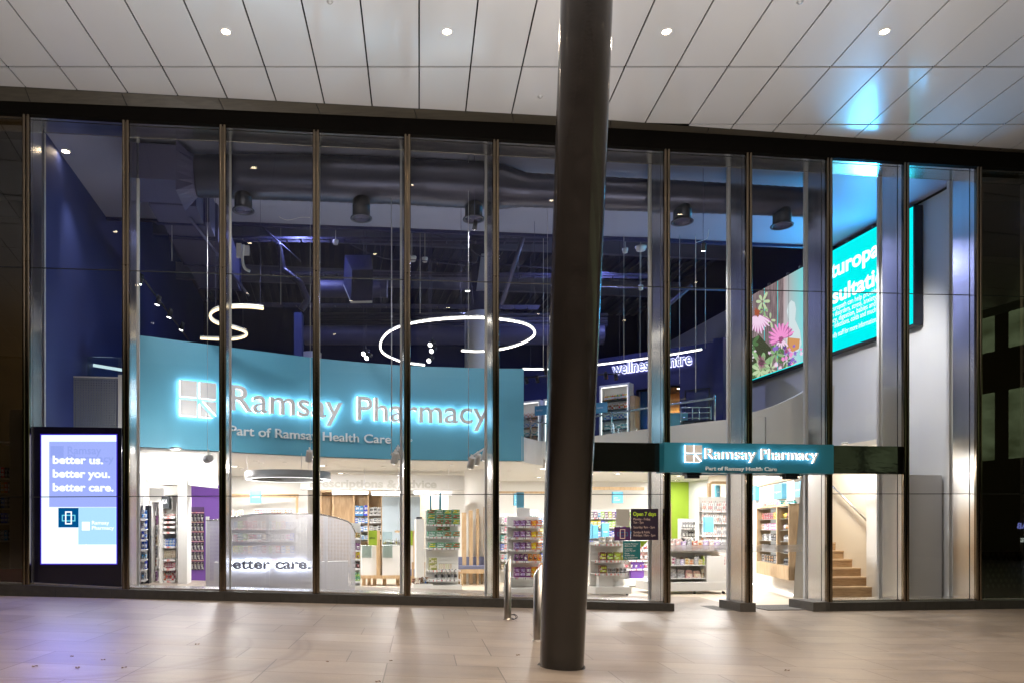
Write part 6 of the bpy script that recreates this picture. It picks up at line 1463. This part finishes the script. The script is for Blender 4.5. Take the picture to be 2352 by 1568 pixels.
# ================================================================== WINDOW DECALS right of the column
def decal(name, pa, pb, y0, y1, mt, lab, parent=None, o=.118):
    m = M(); m.prism(R4(pa, pb, y0, y1, o), (0, .003, 0))
    if parent: return m.build(name, mt, parent, label=lab)
    return m.build(name, mt, parent, label=lab, cat='window sign')
dpurp = mat('decal_aubergine', (.022, .012, .035), .5); dview = mat('decal_violet', (.075, .02, .12), .5); dteal = mat('decal_teal', (.01, .16, .18), .5)
d = decal('opening_hours_decal', 1449, 1512, 1167, 1239, dpurp, 'dark aubergine window decal reading Open 7 days with the opening hours')
limei = mat('lime_ink', (.42, .62, .04), .5); pinki = mat('pale_pink_ink', (.72, .55, .50), .5)
flat_text('Open 7 days', 1449+5, 1183, 1507, 8.2, .114, limei, d, .04)
for tx, y, e in (('Monday - Friday:', 1193.5, 1494), ('7am - 7pm', 1201, 1478), ('Saturday: 9am - 5pm', 1212, 1504), ('Sunday & Public', 1223.5, 1493), ('Holidays: 10am - 5pm', 1230.5, 1505)): flat_text(tx, 1455, y, e, 5.2, .114, pinki, d, .0)
decal('paper_notice', 1415, 1446, 1168, 1208, mat('notice_paper', (.42, .42, .40), .8), 'grey printed paper notice stuck left of the opening hours decal')
d = decal('emblem_decal', 1411, 1448, 1209, 1240, dview, 'violet window decal with a pink outlined cross emblem')
frame4(1424, 1436, 1214, 1236, 1.6, .114, pinki, d); frame4(1418, 1442, 1221, 1230, 1.3, .116, mat('blue_ink', (.02, .16, .3), .5), d)
d = decal('proprietor_decal', 1431, 1471, 1241, 1284, dteal, 'teal window decal with the proprietor and phone details')
for tx, y, e in (('Ramsay Pharmacy', 1249, 1466), ('Melbourne CBD', 1254, 1461), ('Proprietor:', 1260.5, 1453), ('Louisa Pty Ltd', 1265, 1459), ('Phone:', 1271, 1446), ('03 8650 4366', 1276, 1457), ('Fax: 03 8650 4797', 1281.5, 1465)): flat_text(tx, 1435, y, e, 3, .114, letterw, d, .01)
m = M(); m.prism([F(1471, 1241, .118), F(1488, 1241, .118), F(1472, 1258, .118)], (0, .003, 0)); m.build('green_decal', mat('lime_decal', (.25, .42, .02), .5), label='small lime green triangular decal under the opening hours', cat='window sign')

# ================================================================== NEIGHBOURING SHOPS
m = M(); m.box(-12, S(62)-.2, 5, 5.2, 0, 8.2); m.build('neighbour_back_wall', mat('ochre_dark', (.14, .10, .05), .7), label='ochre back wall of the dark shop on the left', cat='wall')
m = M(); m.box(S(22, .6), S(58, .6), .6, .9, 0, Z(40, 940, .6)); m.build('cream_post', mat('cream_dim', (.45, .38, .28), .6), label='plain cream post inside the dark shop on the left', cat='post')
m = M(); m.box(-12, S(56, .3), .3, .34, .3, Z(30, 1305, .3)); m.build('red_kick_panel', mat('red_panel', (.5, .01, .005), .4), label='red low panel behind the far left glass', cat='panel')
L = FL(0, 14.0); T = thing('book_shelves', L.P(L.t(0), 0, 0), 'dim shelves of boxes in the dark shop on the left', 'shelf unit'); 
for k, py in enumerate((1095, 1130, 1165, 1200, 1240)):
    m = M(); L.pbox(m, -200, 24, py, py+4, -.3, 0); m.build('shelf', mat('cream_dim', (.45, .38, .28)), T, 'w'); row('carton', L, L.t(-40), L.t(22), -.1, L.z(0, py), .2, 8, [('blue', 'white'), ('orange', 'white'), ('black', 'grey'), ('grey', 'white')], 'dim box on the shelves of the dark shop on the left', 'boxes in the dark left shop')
lamp('AREA', 'neighbour_fill', fw((S(2330), 2.6, 7.0)), 22, (1, .75, .4), .6, fw((S(2330), 2.6, 0)))  # fill lamps added inside the two dark shops
lamp('AREA', 'neighbour_fill', fw((S(-10), 2.2, 7.0)), 75, (1, .8, .5), .8, fw((S(-40), 3, 0)))
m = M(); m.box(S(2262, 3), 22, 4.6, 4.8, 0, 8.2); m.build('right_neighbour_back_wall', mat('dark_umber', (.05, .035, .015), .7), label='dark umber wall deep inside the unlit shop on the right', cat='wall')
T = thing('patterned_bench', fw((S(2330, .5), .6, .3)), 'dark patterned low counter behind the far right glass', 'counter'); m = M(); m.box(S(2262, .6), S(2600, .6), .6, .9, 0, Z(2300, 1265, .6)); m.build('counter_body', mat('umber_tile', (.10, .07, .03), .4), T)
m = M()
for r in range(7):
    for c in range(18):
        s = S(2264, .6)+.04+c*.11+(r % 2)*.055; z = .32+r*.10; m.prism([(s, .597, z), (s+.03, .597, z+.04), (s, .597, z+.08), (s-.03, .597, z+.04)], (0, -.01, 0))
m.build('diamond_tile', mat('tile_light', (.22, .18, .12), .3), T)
# building across the street: real lit windows, seen as reflections in the right-hand glass
ob = thing('opposite_building', (38, -10, 0), 'dark office building across the street with lit greenish windows', 'building')
m = M(); m.box(31, 31.5, -34, 22, 0, 30); m.build('wall', mat('dark_concrete', (.03, .03, .028), .7), ob, 'w')
for zz in (4.6, 9.6, 14.6, 19.6):
    for yy in range(-26, 14, 4):
        if (yy+int(zz)) % 3 == 0 and zz > 15: continue
        m = M(); m.box(30.93, 31.02, yy, yy+1.5, zz, zz+3.1); m.m = 1; m.box(30.93, 31.02, yy+1.65, yy+3.3, zz, zz+3.1); m.build('lit_window', [em('office_glow', (.36, .46, .24), 1.3, noise=(.7, (.14, .18, .08), (1, 1, 2))), MATS['office_glow']], ob, 'w')
for tx, y0, z0, w_, h_, c in (('WELCOME', -.2, .85, 1.25, .17, (.8, .9, .8)), ('TAB', -.9, 1.45, .7, .24, (.3, .35, 1.0)), ('STRANGE', 3.6, 1.5, 2.4, .34, (.85, .95, 1))):
    m = M(); text(m, tx, lambda u, h, d: (30.9, y0-u, z0+h), w_, h_, .03); m.build('lit_lettering', em('neon_'+tx.lower(), c, 3), ob, 'w')

# ================================================================== GROUND FLOOR LIGHTING (recessed lamps in the lower ceiling)
vis = [(1036, 1067), (1078, 1066), (1080, 1072), (1126, 1065), (1262, 1060), (1250, 1067), (1293, 1065), (946, 1075), (925, 1063), (880, 1070), (1376+110, 1104), (600, 1062), (588, 1057), (655, 1060), (640, 1048), (770, 1093+0), (1290, 1078), (1015, 1080), (1095, 1078), (1170, 1080), (555, 1075), (420, 1062)]
for px, py in vis:
    Y = FPX*(BOTZ-CZ)/(PY0-py); X = (px-PX0)/FPX*Y
    if Y > 26: continue
    downlight('shop_downlight', (X, Y, BOTZ), .055, lampw, 'small white recessed lamp in the ground floor shop ceiling', 'downlight', 'recessed lamps in the shop ceiling')
k = 0
for X, Y, e in ((-4.75, 14.75, 40), (-4.2, 16.4, 60), (-4.6, 18.8, 60), (-2.4, 18.6, 65), (-.4, 18.8, 65), (1.6, 20.2, 65), (3.2, 19.6, 65), (4.9, 17.6, 75), (6.6, 16.0, 75), (7.3, 18.4, 80), (5.6, 21.4, 70), (7.6, 22.2, 70), (-2.2, 21.2, 60), (.8, 22.4, 65), (3.6, 22.8, 60), (8.2, 24.2, 45), (-4.6, 21.2, 50)):  # the first one is added to brighten the left shelves
    t_ = downlight('shop_panel_light', (X, Y, BOTZ-.001), .12, lampw, 'larger round recessed lamp in the ground floor shop ceiling', 'downlight', 'larger lamps in the shop ceiling')
    lamp('AREA', 'shop_area_light', (X, Y, BOTZ-.03), e*(1.9 if Y < 19 else 1.0), (1, .97, .95), .3, (X, Y, 0), parent=t_)
# stair lamp, then added fill lamps for the upper floor
t_ = downlight('stair_downlight', Vector(fw((SWS-.5, 2.3, 3.23))), .06, lampw, 'small recessed lamp above the foot of the stairs', 'downlight'); lamp('AREA', 'stair_light', Vector(fw((SWS-.5, 2.3, 3.2))), 60, (1, .87, .70), .25, Vector(fw((SWS-.5, 2.35, 0))), parent=t_)
for k, (X, Zt, e, c, aim) in enumerate(((-3.2, 6.7, 300, (.95, .97, 1), (-3.6, 16.0, 3.6)), (1.0, 6.7, 300, (.95, .97, 1), (.6, 17.0, 3.8)), (5.2, 6.5, 260, (1, .97, .93), (5.4, 15.6, 3.0)), (7.6, 6.6, 560, (1, .97, .95), (9.9, 16.6, 3.6)), (9.1, 6.9, 50, (1, .97, .95), (9.7, 16.5, 3.2)))):  # fill spots added behind the glass to light inner front faces
    p = fw(((X)/CT+.05, .66, Zt)); t_ = spot_head(p, aim, .045, .14, dkmetal, energy=e*.9, spot=92, col_=c, lab='added dark fill spotlight hanging behind the glass aimed inward, '+('leftmost', 'second from the left', 'over the doors', 'over the stairs', 'in the last bay')[k], group='added fill spotlights behind the glass')
    m = M(); m.tube([(p.x, p.y, p.z+.1), (p.x, p.y, 8.0)], .005, 4); m.build('suspension_wire', duct2, t_, 'w')
for k, (X, Y) in enumerate(((1.5, 23.5), (4.6, 19.6), (-3, 18))):  # blue fill added to tint and lift the upper room
    t_ = downlight('upper_fill_lamp', (X, Y, 8.8), .08, lampw, 'added fill lamp hanging under the high roof, '+('over the back', 'before the wellness wall', 'behind the teal bulkhead')[k], 'downlight'); lamp('AREA', 'upper_room_fill', (X, Y, 8.7), (120, 110, 60)[k], (.42, .48, 1), .4, (X, Y, 0), parent=t_)
print('objects', len(bpy.data.objects), COUNT)
